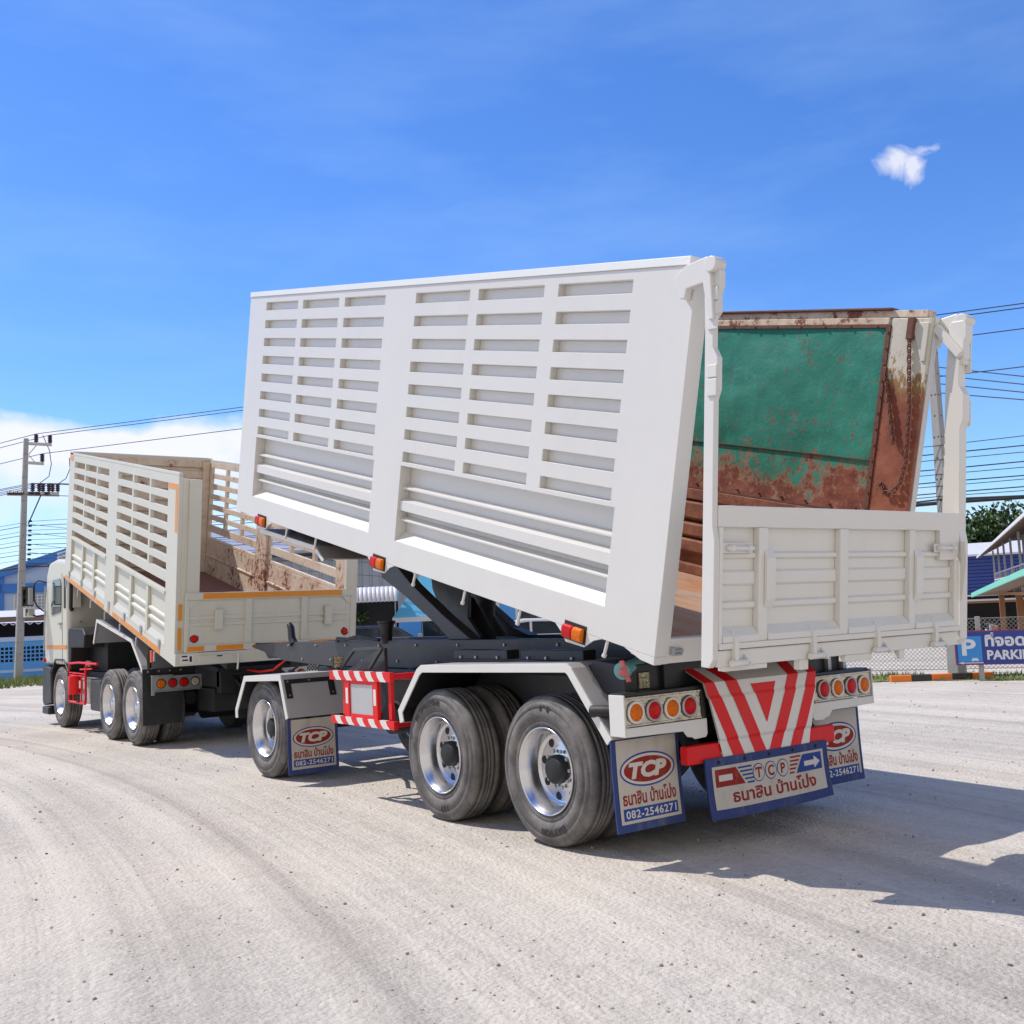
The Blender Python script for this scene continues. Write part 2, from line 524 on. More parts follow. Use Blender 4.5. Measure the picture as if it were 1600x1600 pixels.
    def panel(s, us, ws, solid, mk, t0, t1):
        """plate with openings: grid cells between the cuts us and ws are solid or open; mk(u, w, t) -> point"""
        us, ws = sorted(set(us)), sorted(set(ws))
        nu, nw = len(us), len(ws)
        ok = [[solid((us[i] + us[i + 1]) / 2, (ws[j] + ws[j + 1]) / 2) for j in range(nw - 1)] for i in range(nu - 1)]
        vs = [mk(u, w, t) for t in (t0, t1) for u in us for w in ws]
        I = lambda t, i, j: t * nu * nw + i * nw + j
        fs = []
        for i in range(nu - 1):
            for j in range(nw - 1):
                if not ok[i][j]:
                    continue
                fs.append((I(0, i, j), I(0, i, j + 1), I(0, i + 1, j + 1), I(0, i + 1, j)))
                fs.append((I(1, i, j), I(1, i + 1, j), I(1, i + 1, j + 1), I(1, i, j + 1)))
                for di, dj, a, b2 in ((-1, 0, (i, j), (i, j + 1)), (1, 0, (i + 1, j), (i + 1, j + 1)), (0, -1, (i, j), (i + 1, j)), (0, 1, (i, j + 1), (i + 1, j + 1))):
                    ii, jj = i + di, j + dj
                    if not (0 <= ii < nu - 1 and 0 <= jj < nw - 1 and ok[ii][jj]):
                        fs.append((I(0, *a), I(0, *b2), I(1, *b2), I(1, *a)))
        return s.add(vs, fs)

    def disc(s, c, r, axis, n=24, ry=None):
        vs = []
        for j in range(n):
            a = 2 * math.pi * j / n
            p, q = r * math.cos(a), (ry or r) * math.sin(a)
            vs.append({'x': (c[0], c[1] + p, c[2] + q), 'y': (c[0] + p, c[1], c[2] + q), 'z': (c[0] + p, c[1] + q, c[2])}[axis])
        return s.add(vs, [tuple(range(n))])

    def text(s, body, place, size=1.0, width=None, ky=1.0, shear=0.0, bold=0.0, align='CENTER', space=1.0):
        """flat lettering; place(u, v) -> point"""
        cu = bpy.data.curves.new('lettering', 'FONT')
        cu.body = body; cu.size = size; cu.shear = shear; cu.offset = bold
        cu.space_character = space
        cu.resolution_u = 3
        o = bpy.data.objects.new('lettering', cu)
        me = o.to_mesh()
        if len(me.vertices):
            xs = [v.co.x for v in me.vertices]
            x0, x1 = min(xs), max(xs)
            k = (width / (x1 - x0)) if width else 1.0
            sh = {'CENTER': (x0 + x1) / 2, 'LEFT': x0}[align]
            s.add([place((v.co.x - sh) * k, v.co.y * ky) for v in me.vertices], [tuple(p.vertices) for p in me.polygons])
        o.to_mesh_clear()
        bpy.data.objects.remove(o); bpy.data.curves.remove(cu)
        return s

    def build(s, name, parent=None, mw=None, bevel=0.0, seg=2, fix=True, merge=True):
        me = bpy.data.meshes.new(name)
        me.from_pydata([tuple(v) for v in s.v], [], s.f)
        for m in s.mats:
            me.materials.append(m)
        me.polygons.foreach_set('material_index', s.mi)
        me.polygons.foreach_set('use_smooth', s.sm)
        if fix:
            bm = bmesh.new(); bm.from_mesh(me)
            if merge and bevel:
                bmesh.ops.remove_doubles(bm, verts=bm.verts, dist=1e-5)
            bmesh.ops.recalc_face_normals(bm, faces=bm.faces)
            bm.to_mesh(me); bm.free()
        me.update()
        o = bpy.data.objects.new(name, me)
        COL.objects.link(o)
        attach(o, parent, mw)
        if bevel:
            b = o.modifiers.new('bevel', 'BEVEL'); b.width = bevel; b.segments = seg
            b.limit_method = 'ANGLE'; b.angle_limit = R(35)
        return o


def attach(o, parent=None, mw=None):
    mw = mw or Matrix.Identity(4)
    WORLD_M[o.name] = mw
    if parent:
        o.parent = parent
        o.matrix_parent_inverse = WORLD_M[parent.name].inverted()
    o.matrix_basis = mw


def empty(name, loc=(0, 0, 0), parent=None):
    o = bpy.data.objects.new(name, None)
    o.empty_display_size = 0.2
    COL.objects.link(o)
    attach(o, parent, Matrix.Translation(loc))
    return o


def tag(o, label=None, cat=None, group=None, kind=None):
    for k, v in (('label', label), ('category', cat), ('group', group), ('kind', kind)):
        if v:
            o[k] = v
    return o


def copy_tree(o, parent=None):
    c = o.copy(); COL.objects.link(c)
    if parent:
        c.parent = parent
    for ch in list(o.children):
        copy_tree(ch, c)
    return c

# ------------------------------------------------------------------ the ground
def gh(x, y):
    d = math.hypot(x - 0.5, y - 2)
    k = 1.0 / (1 + (d / 40) ** 2)
    rho = math.hypot(x + 40, y - 7.4)
    tr = mnoise.noise(Vector((rho * 1.9, 0.3, 0))) * 0.022 + mnoise.noise(Vector((rho * 4.6, 7.7, 0.02 * y))) * 0.012
    if -0.3 < x < 2.8 and -1 < y < 14.5:
        tr *= 0.35
    dd = (x - 14.1) * 0.835 + (y - 8.37) * 0.55
    t = max(0.0, min(1.0, (dd - 4) / 38))
    return -1.25 * t * t * (3 - 2 * t) + k * (mnoise.noise(Vector((x * 0.35, y * 0.35, 0))) * 0.012 + tr) - 0.006


def axis_cuts(lo, hi, step, far):
    a = [lo + i * step for i in range(int((hi - lo) / step) + 1)]
    s, p = step, a[-1]
    up = []
    while p < far:
        s *= 1.18; p += s; up.append(p)
    s, p = step, a[0]
    dn = []
    while p > -far:
        s *= 1.18; p -= s; dn.append(p)
    return dn[::-1] + a + up


def ground_mat():
    m, N, L, b = newmat('pale crushed limestone')
    g = NT(m)
    x, y, z = g.xyz()
    dx = g.math('ADD', x, 40.0); dy = g.math('SUBTRACT', y, 7.4)
    rho = g.math('SQRT', g.math('ADD', g.math('MULTIPLY', dx, dx), g.math('MULTIPLY', dy, dy)))
    ang = g.math('ARCTAN2', dy, dx)
    cv = N.new('ShaderNodeCombineXYZ'); L.new(rho, cv.inputs[0]); L.new(g.math('MULTIPLY', ang, 1.6), cv.inputs[1])
    tr1 = g.noise(1.6, 5, 0.65, vec=cv.outputs[0], stretch=(1, 0.25, 1))
    tr2 = g.noise(11, 3, 0.6, vec=cv.outputs[0], stretch=(1, 0.05, 1))
    big = g.noise(0.35, 5, 0.6)
    fine = g.noise(55, 5, 0.72)
    mid = g.noise(9, 6, 0.7)
    k = g.math('ADD', g.math('MULTIPLY', tr1, 0.5), g.math('ADD', g.math('MULTIPLY', mid, 0.25), g.math('MULTIPLY', big, 0.25)))
    c = g.mix(g.ramp(k, 0.38, 0.60), (0.435, 0.395, 0.345), (0.645, 0.597, 0.522))
    c = g.mix(g.math('MULTIPLY', g.ramp(big, 0.45, 0.7), 0.45), c, (0.635, 0.565, 0.47))
    c = g.mix(g.math('MULTIPLY', g.ramp(fine, 0.50, 0.68), 0.55), c, (0.73, 0.69, 0.62))
    c = g.mix(g.math('MULTIPLY', g.ramp(g.noise(38, 4, 0.75), 0.60, 0.70), 0.55), c, (0.20, 0.18, 0.165))
    vor = N.new('ShaderNodeTexVoronoi'); vor.inputs['Scale'].default_value = 34; vor.inputs['Randomness'].default_value = 1
    L.new(g.obj, vor.inputs['Vector'])
    c = g.mix(g.math('MULTIPLY', g.ramp(vor.outputs[0], 0.16, 0.05), 0.30), c, (0.27, 0.25, 0.235))
    c = g.mix(g.math('MULTIPLY', g.ramp(g.noise(3.1, 4, 0.6, vec=cv.outputs[0], stretch=(1, 0.10, 1)), 0.52, 0.66), 0.42), c, (0.36, 0.32, 0.285))
    c = g.mix(g.math('MULTIPLY', g.ramp(tr2, 0.56, 0.70), 0.25), c, (0.36, 0.325, 0.29))
    L.new(c, b.inputs['Base Color'])
    b.inputs['Roughness'].default_value = 0.95
    b.inputs['Specular IOR Level'].default_value = 0.2
    h = g.math('ADD', g.math('MULTIPLY', fine, 0.62), g.math('MULTIPLY', mid, 0.9))
    # tread prints: ribs along each track and cross bars along its length, only in some lanes
    lane = g.ramp(g.noise(0.95, 2, 0.5, vec=cv.outputs[0], stretch=(1, 0.12, 1)), 0.53, 0.60)
    ribs = g.math('SINE', g.math('MULTIPLY', rho, 2 * math.pi / 0.046))
    bars = g.math('SINE', g.math('ADD', g.math('MULTIPLY', ang, 37 * 2 * math.pi / 0.075), g.math('MULTIPLY', rho, 40.0)))
    broken = g.ramp(g.noise(1.4, 4, 0.65), 0.44, 0.62)
    tread = g.math('MULTIPLY', g.math('MULTIPLY', lane, broken), g.math('ADD', g.math('MULTIPLY', ribs, 0.11), g.math('MULTIPLY', bars, 0.12)))
    h = g.math('ADD', h, tread)
    h = g.math('ADD', h, g.math('MULTIPLY', tr2, 0.55))
    h = g.math('ADD', h, g.math('MULTIPLY', vor.outputs[0], -0.5))
    g.bump(h, 0.75, 0.030, b)
    return m


def build_ground():
    xs = axis_cuts(-7, 9, 0.085, 900)
    ys = axis_cuts(-6.5, 9, 0.085, 900)
    nx, ny = len(xs), len(ys)
    vs = [(x, y, gh(x, y)) for x in xs for y in ys]
    fs = [(i * ny + j, (i + 1) * ny + j, (i + 1) * ny + j + 1, i * ny + j + 1) for i in range(nx - 1) for j in range(ny - 1)]
    me = bpy.data.meshes.new('ground'); me.from_pydata(vs, [], fs)
    me.polygons.foreach_set('use_smooth', [True] * len(fs))
    me.materials.append(ground_mat())
    o = bpy.data.objects.new('ground', me); COL.objects.link(o)
    tag(o, 'pale crushed limestone yard with curved tyre tracks', 'ground', kind='structure')


build_ground()


def build_stones():
    rnd = random.Random(5)
    mb = MB('stone_a')
    base = bmesh.new(); bmesh.ops.create_icosphere(base, subdivisions=1, radius=1.0)
    bv = [v.co.copy() for v in base.verts]; bf = [tuple(v.index for v in f.verts) for f in base.faces]
    base.free()
    n = 0
    while n < 9500:
        d = 1.6 + 22 * rnd.random() ** 2.0
        a = YAW + (rnd.random() - 0.5) * 1.35
        x = -4.54 + d * math.sin(a); y = -5.95 + d * math.cos(a)
        if mnoise.noise(Vector((x * 0.7, y * 0.7, 3))) < -0.15 and rnd.random() < 0.8:
            continue
        s = 0.0028 + 0.011 * rnd.random() ** 5 + (0.010 * rnd.random() if rnd.random() < 0.008 else 0)
        s *= 0.8 + d * 0.03
        q = Matrix.Rotation(rnd.random() * 6.3, 3, 'Z') @ Matrix.Rotation(rnd.random() * 6.3, 3, 'X')
        sc = Vector((1, 0.6 + 0.4 * rnd.random(), 0.5 + 0.3 * rnd.random())) * s
        c = Vector((x, y, gh(x, y) + s * 0.25))
        mb.mat('stone_a' if rnd.random() < 0.74 else ('stone_b' if rnd.random() < 0.85 else 'stone_c'))
        mb.add([c + q @ Vector((v.x * sc.x, v.y * sc.y, v.z * sc.z)) * (0.8 + 0.4 * rnd.random()) for v in bv], bf)
        n += 1
    o = mb.build('gravel', fix=False)
    tag(o, 'loose gravel stones scattered over the pale yard', 'gravel', kind='stuff')


M['stone_a'] = paint('pale stone', (0.50, 0.46, 0.41), 0.9, 0.25, 20, 0)
M['stone_b'] = paint('brown stone', (0.24, 0.20, 0.175), 0.9, 0.25, 20, 0)
M['stone_c'] = paint('dark stone', (0.13, 0.115, 0.11), 0.9, 0.25, 20, 0)
build_stones()

# ------------------------------------------------------------------ wheels
def tyre_mesh(sgn, marks):
    r = 0.515
    mb = MB('tyre')
    side = [(0.300, 0.030), (0.312, 0.014), (0.335, 0.006), (0.338, 0.010), (0.345, 0.010), (0.348, 0.003), (0.385, -0.006), (0.425, -0.006),
            (0.428, 0.001), (0.436, 0.001), (0.440, -0.003), (0.468, 0.006), (0.471, 0.012), (0.478, 0.013), (0.482, 0.012), (0.498, 0.022), (0.508, 0.034)]
    tread = [(r, 0.046), (r, 0.078), (r - 0.010, 0.080), (r - 0.010, 0.087), (r + 0.001, 0.089), (r + 0.002, 0.118), (r - 0.010, 0.120), (r - 0.010, 0.127),
             (r + 0.002, 0.129)]
    half = side + tread
    full = half + [(a, 0.272 - x) for a, x in half[::-1]]
    mb.lathe(full, (0, 0, 0), 72, sgn, smooth=True)
    mb.mat('tyre_mark')
    for body, mid_deg, rad, size in marks:
        # raised letters set round the sidewall
        n = len(body)
        step = size * 0.74 / rad
        for i, ch in enumerate(body):
            if ch == ' ':
                continue
            a = math.radians(mid_deg) + (i - (n - 1) / 2) * step      # clockwise as seen from outside
            def place(u, w, a=a):
                # a = 0 at the top; u to the right along the rim, w outwards
                rr2 = rad + w
                aa = a + u / rad
                # seen from -x with y growing to the left: clockwise is towards -y at the top
                return (-sgn * 0.0085, -sgn * rr2 * math.sin(aa), rr2 * math.cos(aa))
            mb.text(ch, place, size, bold=0.004)
    return mb


def rim_mesh(sgn):
    mb = MB('alu')
    mb.lathe([(0.300, 0.030), (0.302, 0.004), (0.296, 0.001), (0.290, 0.010), (0.282, 0.030), (0.262, 0.055), (0.256, 0.130), (0.248, 0.150), (0.225, 0.158),
              (0.160, 0.152), (0.128, 0.140), (0.02, 0.140)], (0, 0, 0), 64, sgn)
    mb.mat('grime')
    for k in range(8):
        a = 2 * math.pi * (k + 0.3) / 8
        c = (sgn * 0.1525, 0.196 * math.cos(a), 0.196 * math.sin(a))
        mb.disc(c, 0.029, 'x', 20)
    return mb


def hub_mesh(sgn, style):
    mb = MB('grime' if style == 'rear' else 'alu')
    if style == 'rear':
        mb.lathe([(0.100, 0.139), (0.098, 0.085), (0.080, 0.070), (0.0, 0.068)], (0, 0, 0), 32, sgn)
    else:
        mb.lathe([(0.110, 0.139), (0.095, 0.090), (0.075, 0.045), (0.0, 0.040)], (0, 0, 0), 32, sgn)
    mb.mat('steel')
    for k in range(10):
        a = 2 * math.pi * k / 10
        p = (sgn * 0.128, 0.128 * math.cos(a), 0.128 * math.sin(a))
        mb.cyl(p, (sgn * 0.112, p[1], p[2]), 0.014, n=6)
    return mb


def make_wheel(parent, x, y, sgn=1, marks=(), style='rear', z=0.513, turn=0.0, label=None):
    w = empty('wheel', (x, y, z), parent)
    mw = Matrix.Translation((x, y, z)) @ Matrix.Rotation(turn, 4, 'Z')
    tyre_mesh(sgn, marks).build('tyre', w, mw, fix=False)
    rim_mesh(sgn).build('rim', w, mw, fix=False)
    hub_mesh(sgn, style).build('hub', w, mw, fix=False)
    if label:
        w['label'] = label
    return w


def axle_set(parent, y, xc, marks_out=(), style='rear'):
    """dual wheels both ends and the axle tube"""
    half = xc
    make_wheel(parent, 0.0, y, 1, marks_out, style)
    make_wheel(parent, 0.60, y, -1, (), style)
    make_wheel(parent, 2 * half, y, -1, (), style)
    make_wheel(parent, 2 * half - 0.60, y, 1, (), style)
    mb = MB('grime')
    mb.cyl((0.30, y, 0.513), (2 * half - 0.30, y, 0.513), 0.075, n=16)
    for x in (0.72, 2 * half - 0.72):
        mb.bar((x, y - 0.5, 0.66), (x, y + 0.5, 0.66), 0.09, 0.10)
        mb.box(x - 0.07, x + 0.07, y - 0.12, y + 0.12, 0.57, 0.72)
    mb.build('axle', parent, bevel=0.006)

# ------------------------------------------------------------------ the tipping trailer
XC = 1.215
TT = R(13.5)
BM = Matrix(((1, 0, 0, 0), (0, math.cos(TT), -math.sin(TT), -1.178), (0, math.sin(TT), math.cos(TT), 1.254), (0, 0, 0, 1)))
trailer = empty('dump_trailer', (XC, 2.0, 0))
tag(trailer, 'white tipping trailer with raised slatted box and open hanging tailgate', 'trailer')

COLS2 = [(0.545, 1.30), (1.46, 2.28), (2.40, 3.21)]
COLS1 = [(3.73, 4.50), (4.62, 5.41), (5.53, 6.325)]
ROWS = [(2.334 - 0.188 * k - 0.084, 2.334 - 0.188 * k) for k in range(8)]
LOWS = [(0.50, 3.225), (3.70, 6.345)]


def wall_solid(l, h):
    if 0.26 < h < 0.90 and any(a < l < b for a, b in LOWS):
        return False
    if any(a < h < b for a, b in ROWS) and any(a < l < b for a, b in COLS1 + COLS2):
        return False
    return True


def side_wall(flip):
    X = (lambda x: 2 * XC - x) if flip else (lambda x: x)
    mb = MB('white')
    us = [0.0, 6.77] + [e for c in COLS1 + COLS2 + LOWS for e in c]
    ws = [0.05, 2.399, 0.26, 0.90] + [e for c in ROWS for e in c]
    D = 0.026 if flip else 0.0755
    mb.panel(us, ws, wall_solid, lambda u, w, t: (X(t), u, w), -0.03, D)
    # backing sheets: shallow behind the slots, deep behind the lower recess
    if flip:
        mb.box(*sorted((X(0.0265), X(0.036))), 0.012, 6.755, 0.06, 2.396)
    else:
        for a, b in COLS1 + COLS2:
            for c, d in ROWS:
                mb.box(0.0265, 0.034, a + 0.0004, b - 0.0004, c + 0.0004, d - 0.0004)
        mb.box(0.076, 0.084, 0.31, 6.755, 0.06, 2.396)
    E = D + 0.0002
    for a, b in LOWS:
        mb.prism([(X(-0.0275), 0.2605), (X(E), 0.2605), (X(E), 0.345)], 'y', a + 0.0005, b - 0.0005)
        for prof in ([(E, 0.742), (0.006, 0.722), (0.006, 0.704), (E, 0.690)],
                     [(E, 0.630), (-0.010, 0.606), (-0.010, 0.525), (E, 0.500)],
                     [(E, 0.476), (0.006, 0.452), (0.006, 0.436), (E, 0.420)]):
            mb.prism([(X(p), q) for p, q in prof], 'y', a + 0.001, b - 0.001)
    # rear post, stepped foot and the two lamp tabs under the edge
    if not flip:
        mb.box(0.0757, 0.094, 0.002, 0.30, 0.002, 2.395)
        mb.box(0.0365, 0.0755, 0.002, 0.28, 0.002, 0.0495)
    foot = [(0, 0), (0.12, 0.006), (0.28, 0.0495), (0, 0.0495)]
    mb.prism(foot, 'x', X(-0.03), X(0.036))
    for a in (0.49, 3.19, 5.77):
        tab = [(a, 0.0495), (a + 0.08, 0.020), (a + 0.17, -0.045), (a + 0.36, -0.052), (a + 0.42, 0.004), (a + 0.49, 0.0495)]
        mb.prism(tab, 'x', X(-0.029), X(-0.020))
    mb.mat('cream_rusty' if flip else 'white_edge')
    mb.box(*sorted((X(-0.040), X(0.055))), 0.05, 6.765, 2.40, 2.452)
    o = mb.build('side_wall', trailer, BM, bevel=0.003)
    # tie hooks along the lower edge
    for l in (0.45, 1.40, 2.12, 2.87, 4.75, 5.43):
        hk = MB('white')
        hk.tube([(X(-0.012), l, 0.055), (X(-0.014), l + 0.01, -0.01), (X(-0.014), l + 0.018, -0.05)], 0.011, 8)
        hk.cyl((X(-0.014), l + 0.014, -0.045), (X(-0.014), l + 0.022, -0.062), 0.016, n=8)
        hk.build('hook', o, BM)
    return o


side_wall(False)
side_wall(True)

# lamps on the tabs
for flip in (False, True):
    X = (lambda x: 2 * XC - x) if flip else (lambda x: x)
    for a in (0.49, 3.19, 5.77):
        mb = MB('grime')
        mb.box(*sorted((X(-0.0292), X(-0.034))), a + 0.155, a + 0.385, -0.030, 0.095)
        lm = mb.build('marker_lamp', trailer, BM, bevel=0.003)
        for nm, q0, q1 in (('lens_amber', 0.170, 0.265), ('lens_red', 0.272, 0.372)):
            l2 = MB(nm)
            l2.prism([(X(-0.0342), -0.018), (X(-0.065), -0.014), (X(-0.072), 0.02), (X(-0.072), 0.05), (X(-0.065), 0.072), (X(-0.0342), 0.076)], 'y', a + q0, a + q1)
            l2.build('red_lens' if 'red' in nm else 'amber_lens', lm, BM, bevel=0.008)

# front wall, floor, sill, underside
mb = MB('white')
mb.box(0.085, 2 * XC - 0.037, 6.70, 6.768, 0.07, 2.43)
mb.build('front_wall', trailer, BM, bevel=0.006)
mb = MB('rust_in')
mb.box(0.0885, 2 * XC - 0.062, 6.688, 6.6985, 0.155, 2.38)
mb.box(0.0845, 0.088, 0.312, 6.698, 0.155, 2.385)
mb.build('inner_lining', trailer, BM)
mb = MB('rust_floor')
mb.box(0.0845, 2 * XC - 0.0375, 0.302, 6.69, 0.10, 0.150)
mb.box(0.095, 2 * XC - 0.0375, 0.052, 0.3015, 0.10, 0.150)
mb.build('floor', trailer, BM)
mb = MB('gate_white')
mb.box(0.0945, 2 * XC - 0.0385, 0.003, 0.051, 0.004, 0.158)
sill = mb.build('rear_sill', trailer, BM, bevel=0.004)
for x in (0.10, 0.62, 1.21, 1.80, 2.30):
    mb = MB('steel')
    mb.cyl((x, -0.012, 0.085), (x + 0.085, -0.012, 0.085), 0.017, n=10)
    mb.box(x - 0.008, x + 0.012, -0.03, 0.0028, 0.06, 0.11)
    mb.box(x + 0.01, x + 0.09, -0.018, 0.0028, 0.055, 0.068)
    mb.build('gate_lock', trailer, BM, bevel=0.002)
mb = MB('dark')
for x in (0.78, 1.65):
    mb.box(x - 0.06, x + 0.06, 0.25, 6.6, -0.10, 0.098)
for l in [0.3 + 0.52 * i for i in range(13)]:
    mb.box(0.085, 2 * XC - 0.037, l, l + 0.06, 0.02, 0.097)
mb.build('box_underframe', trailer, BM)

# inside of the far wall: worn sheet, framing strips, ribs, post
XI = 2 * XC - 0.0365
mb = MB('rust_in')
nl, nh = 60, 26
vs, fs = [], []
for i in range(nl + 1):
    for j in range(nh + 1):
        l = 0.37 + (6.64 - 0.37) * i / nl; h = 0.925 + (2.335 - 0.925) * j / nh
        bul = 0.0 if i in (0, nl) or j in (0, nh) else 0.013 * mnoise.noise(Vector((l * 1.2, h * 1.6, 1.0)))
        vs.append((XI - 0.022 + bul, l, h))
for i in range(nl):
    for j in range(nh):
        fs.append((i * (nh + 1) + j, (i + 1) * (nh + 1) + j, (i + 1) * (nh + 1) + j + 1, i * (nh + 1) + j + 1))
mb.add(vs, fs, True)
mb.build('lining_sheet', trailer, BM, fix=False)
mb = MB('rust_iron')
mb.box(XI - 0.036, XI - 0.002, 0.335, 0.372, 0.91, 2.345)
mb.box(XI - 0.036, XI - 0.002, 0.374, 6.65, 2.322, 2.345)
mb.box(XI - 0.040, XI - 0.026, 0.374, 6.65, 1.330, 1.336)
mb.box(XI - 0.036, XI - 0.002, 0.374, 6.65, 0.912, 0.928)
for k in range(12):
    mb.cyl((XI - 0.044, 0.353, 0.97 + 0.12 * k), (XI - 0.034, 0.353, 0.97 + 0.12 * k), 0.009, n=8)
for k in range(26):
    for h in (0.955, 2.333):
        mb.cyl((XI - 0.046, 0.45 + 0.24 * k, h), (XI - 0.020, 0.45 + 0.24 * k, h), 0.009, n=8)
mb.build('lining_strip', trailer, BM)
mb = MB('rust_rib')
for h0, h1, d in ((0.82, 0.905, 0.05), (0.155, 0.23, 0.05)):
    mb.prism([(XI, h0 - 0.03), (XI - d, h0), (XI - d, h1), (XI, h1 + 0.012)], 'y', 0.35, 6.68)
for h0, h1 in ((0.655, 0.79), (0.50, 0.60), (0.36, 0.455)):
    mb.prism([(XI, h0 - 0.035), (XI - 0.055, h0), (XI - 0.055, h1 - 0.012), (XI - 0.048, h1), (XI, h1 + 0.02)], 'y', 0.35, 6.68)
mb.box(XI - 0.004, XI, 0.33, 6.68, 0.152, 0.91)
mb.build('lining_rib', trailer, BM, bevel=0.006)
mb = MB('rust_post')
mb.box(XI - 0.028, XI + 0.006, 0.004, 0.333, 0.16, 2.394)
mb.build('inner_post', trailer, BM, bevel=0.006)
mb = MB('rust_iron')
mb.box(XI - 0.05, XI + 0.05, 0.34, 6.70, 2.4525, 2.470)
mb.mat('cream_rusty')
mb.box(XI - 0.030, XI - 0.0005, 0.36, 6.68, 2.346, 2.398)
mb.build('top_rail', trailer, BM, bevel=0.004)
# white triangular stiffener at the top of the rear post
mb = MB('cream')
mb.prism([(0.02, 2.36), (0.16, 2.36), (0.05, 2.08), (0.02, 2.08)], 'x', XI - 0.040, XI - 0.0285)
mb.build('gusset', trailer, BM, bevel=0.003)


def chain(pts, link=0.056, wire=0.0055, wid=0.014):
    """links laid along a polyline in box coordinates"""
    mb = MB('rust_iron')
    P = [Vector(p) for p in pts]
    seg = [(P[i], P[i + 1]) for i in range(len(P) - 1)]
    pos, k = 0.0, 0
    acc = []
    for a, b in seg:
        L_ = (b - a).length
        while pos <= L_:
            acc.append((a + (b - a) * (pos / L_), (b - a).normalized())); pos += link * 0.72
        pos -= L_
    for k, (c, t) in enumerate(acc):
        n = Vector((1, 0, 0)) if k % 2 else t.cross(Vector((1, 0, 0))).normalized()
        h = link / 2 - wid / 2
        ring = []
        for j in range(12):
            an = 2 * math.pi * j / 12
            ring.append(c + t * (math.sin(an) * wid * 0.62 + (h if math.sin(an) > 0 else -h)) + n * math.cos(an) * wid)
        mb.tube(ring, wire, 6, closed=True)
    return mb


XH = XI - 0.052
chain([(XH, 0.157, 2.25), (XH, 0.082, 1.73), (XH, 0.054, 1.357), (XH, 0.075, 1.20), (XH, 0.125, 1.115), (XH, 0.19, 1.105), (XH + 0.01, 0.242, 1.162)]).build('chain', trailer, BM, fix=False)
chain([(XH + 0.01, 0.33, 2.00), (XH, 0.25, 1.74), (XH, 0.18, 1.49)]).build('chain', trailer, BM, fix=False)
for q in ((XI - 0.072, XI - 0.0285, 0.125, 0.175, 2.235, 2.39), (XI - 0.056, XI - 0.0285, 0.315, 0.345, 1.985, 2.03), (XI - 0.056, XI - 0.0285, 0.235, 0.262, 1.155, 1.18)):
    MB('rust_iron').box(*q).build('chain_bracket', trailer, BM, bevel=0.004)

# ---- tailgate hanging from the top corners.  local axes: x, n (out to the rear), w (up); w = 0 at the gate's top edge
TA = math.atan(0.1)
TM = Matrix(((1, 0, 0, 0), (0, -math.cos(TA), -math.sin(TA), -1.77), (0, -math.sin(TA), math.cos(TA), 2.17), (0, 0, 0, 1)))
GL, GR = -0.012, 2.442
mb = MB('gate_white')
mb.box(GL, GR - 0.06, -0.060, -0.036, -0.815, -0.004)
# top band, with a rounded corner at the far end
mb.prism([(GL, -0.125), (GL, -0.006), (GL + 0.012, 0.0), (GR - 0.02, 0.0), (GR - 0.004, -0.008), (GR, -0.03), (GR, -0.28), (GR - 0.05, -0.33), (GR - 0.24, -0.33), (GR - 0.24, -0.125)], 'y', -0.035, 0.0)
posts = [(0.325, 0.405), (1.090, 1.172), (1.835, 1.900)]
for a, b in posts:
    mb.box(a, b, -0.0355, 0.010, -0.79, -0.1255)
mb.box(GR - 0.075, GR - 0.02, -0.0355, 0.010, -0.80, -0.3305)
mb.box(GL, GL + 0.03, -0.0355, 0.012, -0.80, -0.1255)
for a in (0.325, 1.835):        # thickened middle of two posts
    mb.prism([(0.0105, -0.255), (0.034, -0.305), (0.034, -0.54), (0.0105, -0.60)], 'x', a + 0.085 - 0.04, a + 0.125)
edges = [GL + 0.031] + [e for p in posts for e in p] + [GR - 0.0755]
for i in range(0, len(edges), 2):
    a, b = edges[i] + 0.0005, edges[i + 1] - 0.0005
    mb.prism([(-0.0358, -0.266), (-0.014, -0.276), (-0.014, -0.300), (-0.0358, -0.312)], 'x', a, b)
    mb.prism([(-0.0358, -0.372), (-0.018, -0.386), (-0.018, -0.452), (-0.0358, -0.468)], 'x', a, b)
    mb.prism([(-0.0358, -0.552), (-0.014, -0.562), (-0.014, -0.590), (-0.0358, -0.604)], 'x', a, b)
    mb.prism([(-0.0358, -0.700), (0.020, -0.752), (0.020, -0.789), (-0.0358, -0.789)], 'x', a, b)
mb.box(GL, GR - 0.01, -0.0352, 0.022, -0.825, -0.790)
# hinge strip below, with drop plates
mb.box(GL, GR - 0.02, -0.055, 0.004, -0.925, -0.832)
for a, b, dz in ((0.05, 0.42, -0.03), (0.72, 0.80, -0.065), (1.16, 1.44, -0.045), (1.74, 1.80, -0.06)):
    mb.box(a, b, -0.050, -0.001, -0.925 + dz, -0.9255)
gate = mb.build('tailgate', trailer, TM, bevel=0.004)
for x in (0.10, 0.80, 1.45, 2.10):
    mb = MB('gate_white')
    mb.prism([(-0.0, -0.72), (0.028, -0.755), (0.040, -0.80), (0.040, -0.90), (0.0045, -0.905)], 'x', x, x + 0.032)
    mb.cyl((x - 0.03, 0.034, -0.905), (x + 0.10, 0.034, -0.905), 0.020, n=12)
    mb.prism([(0.0045, -0.93), (0.075, -0.925), (0.0045, -0.86)], 'x', x + 0.105, x + 0.118)
    mb.build('gate_hinge', gate, TM, bevel=0.003)
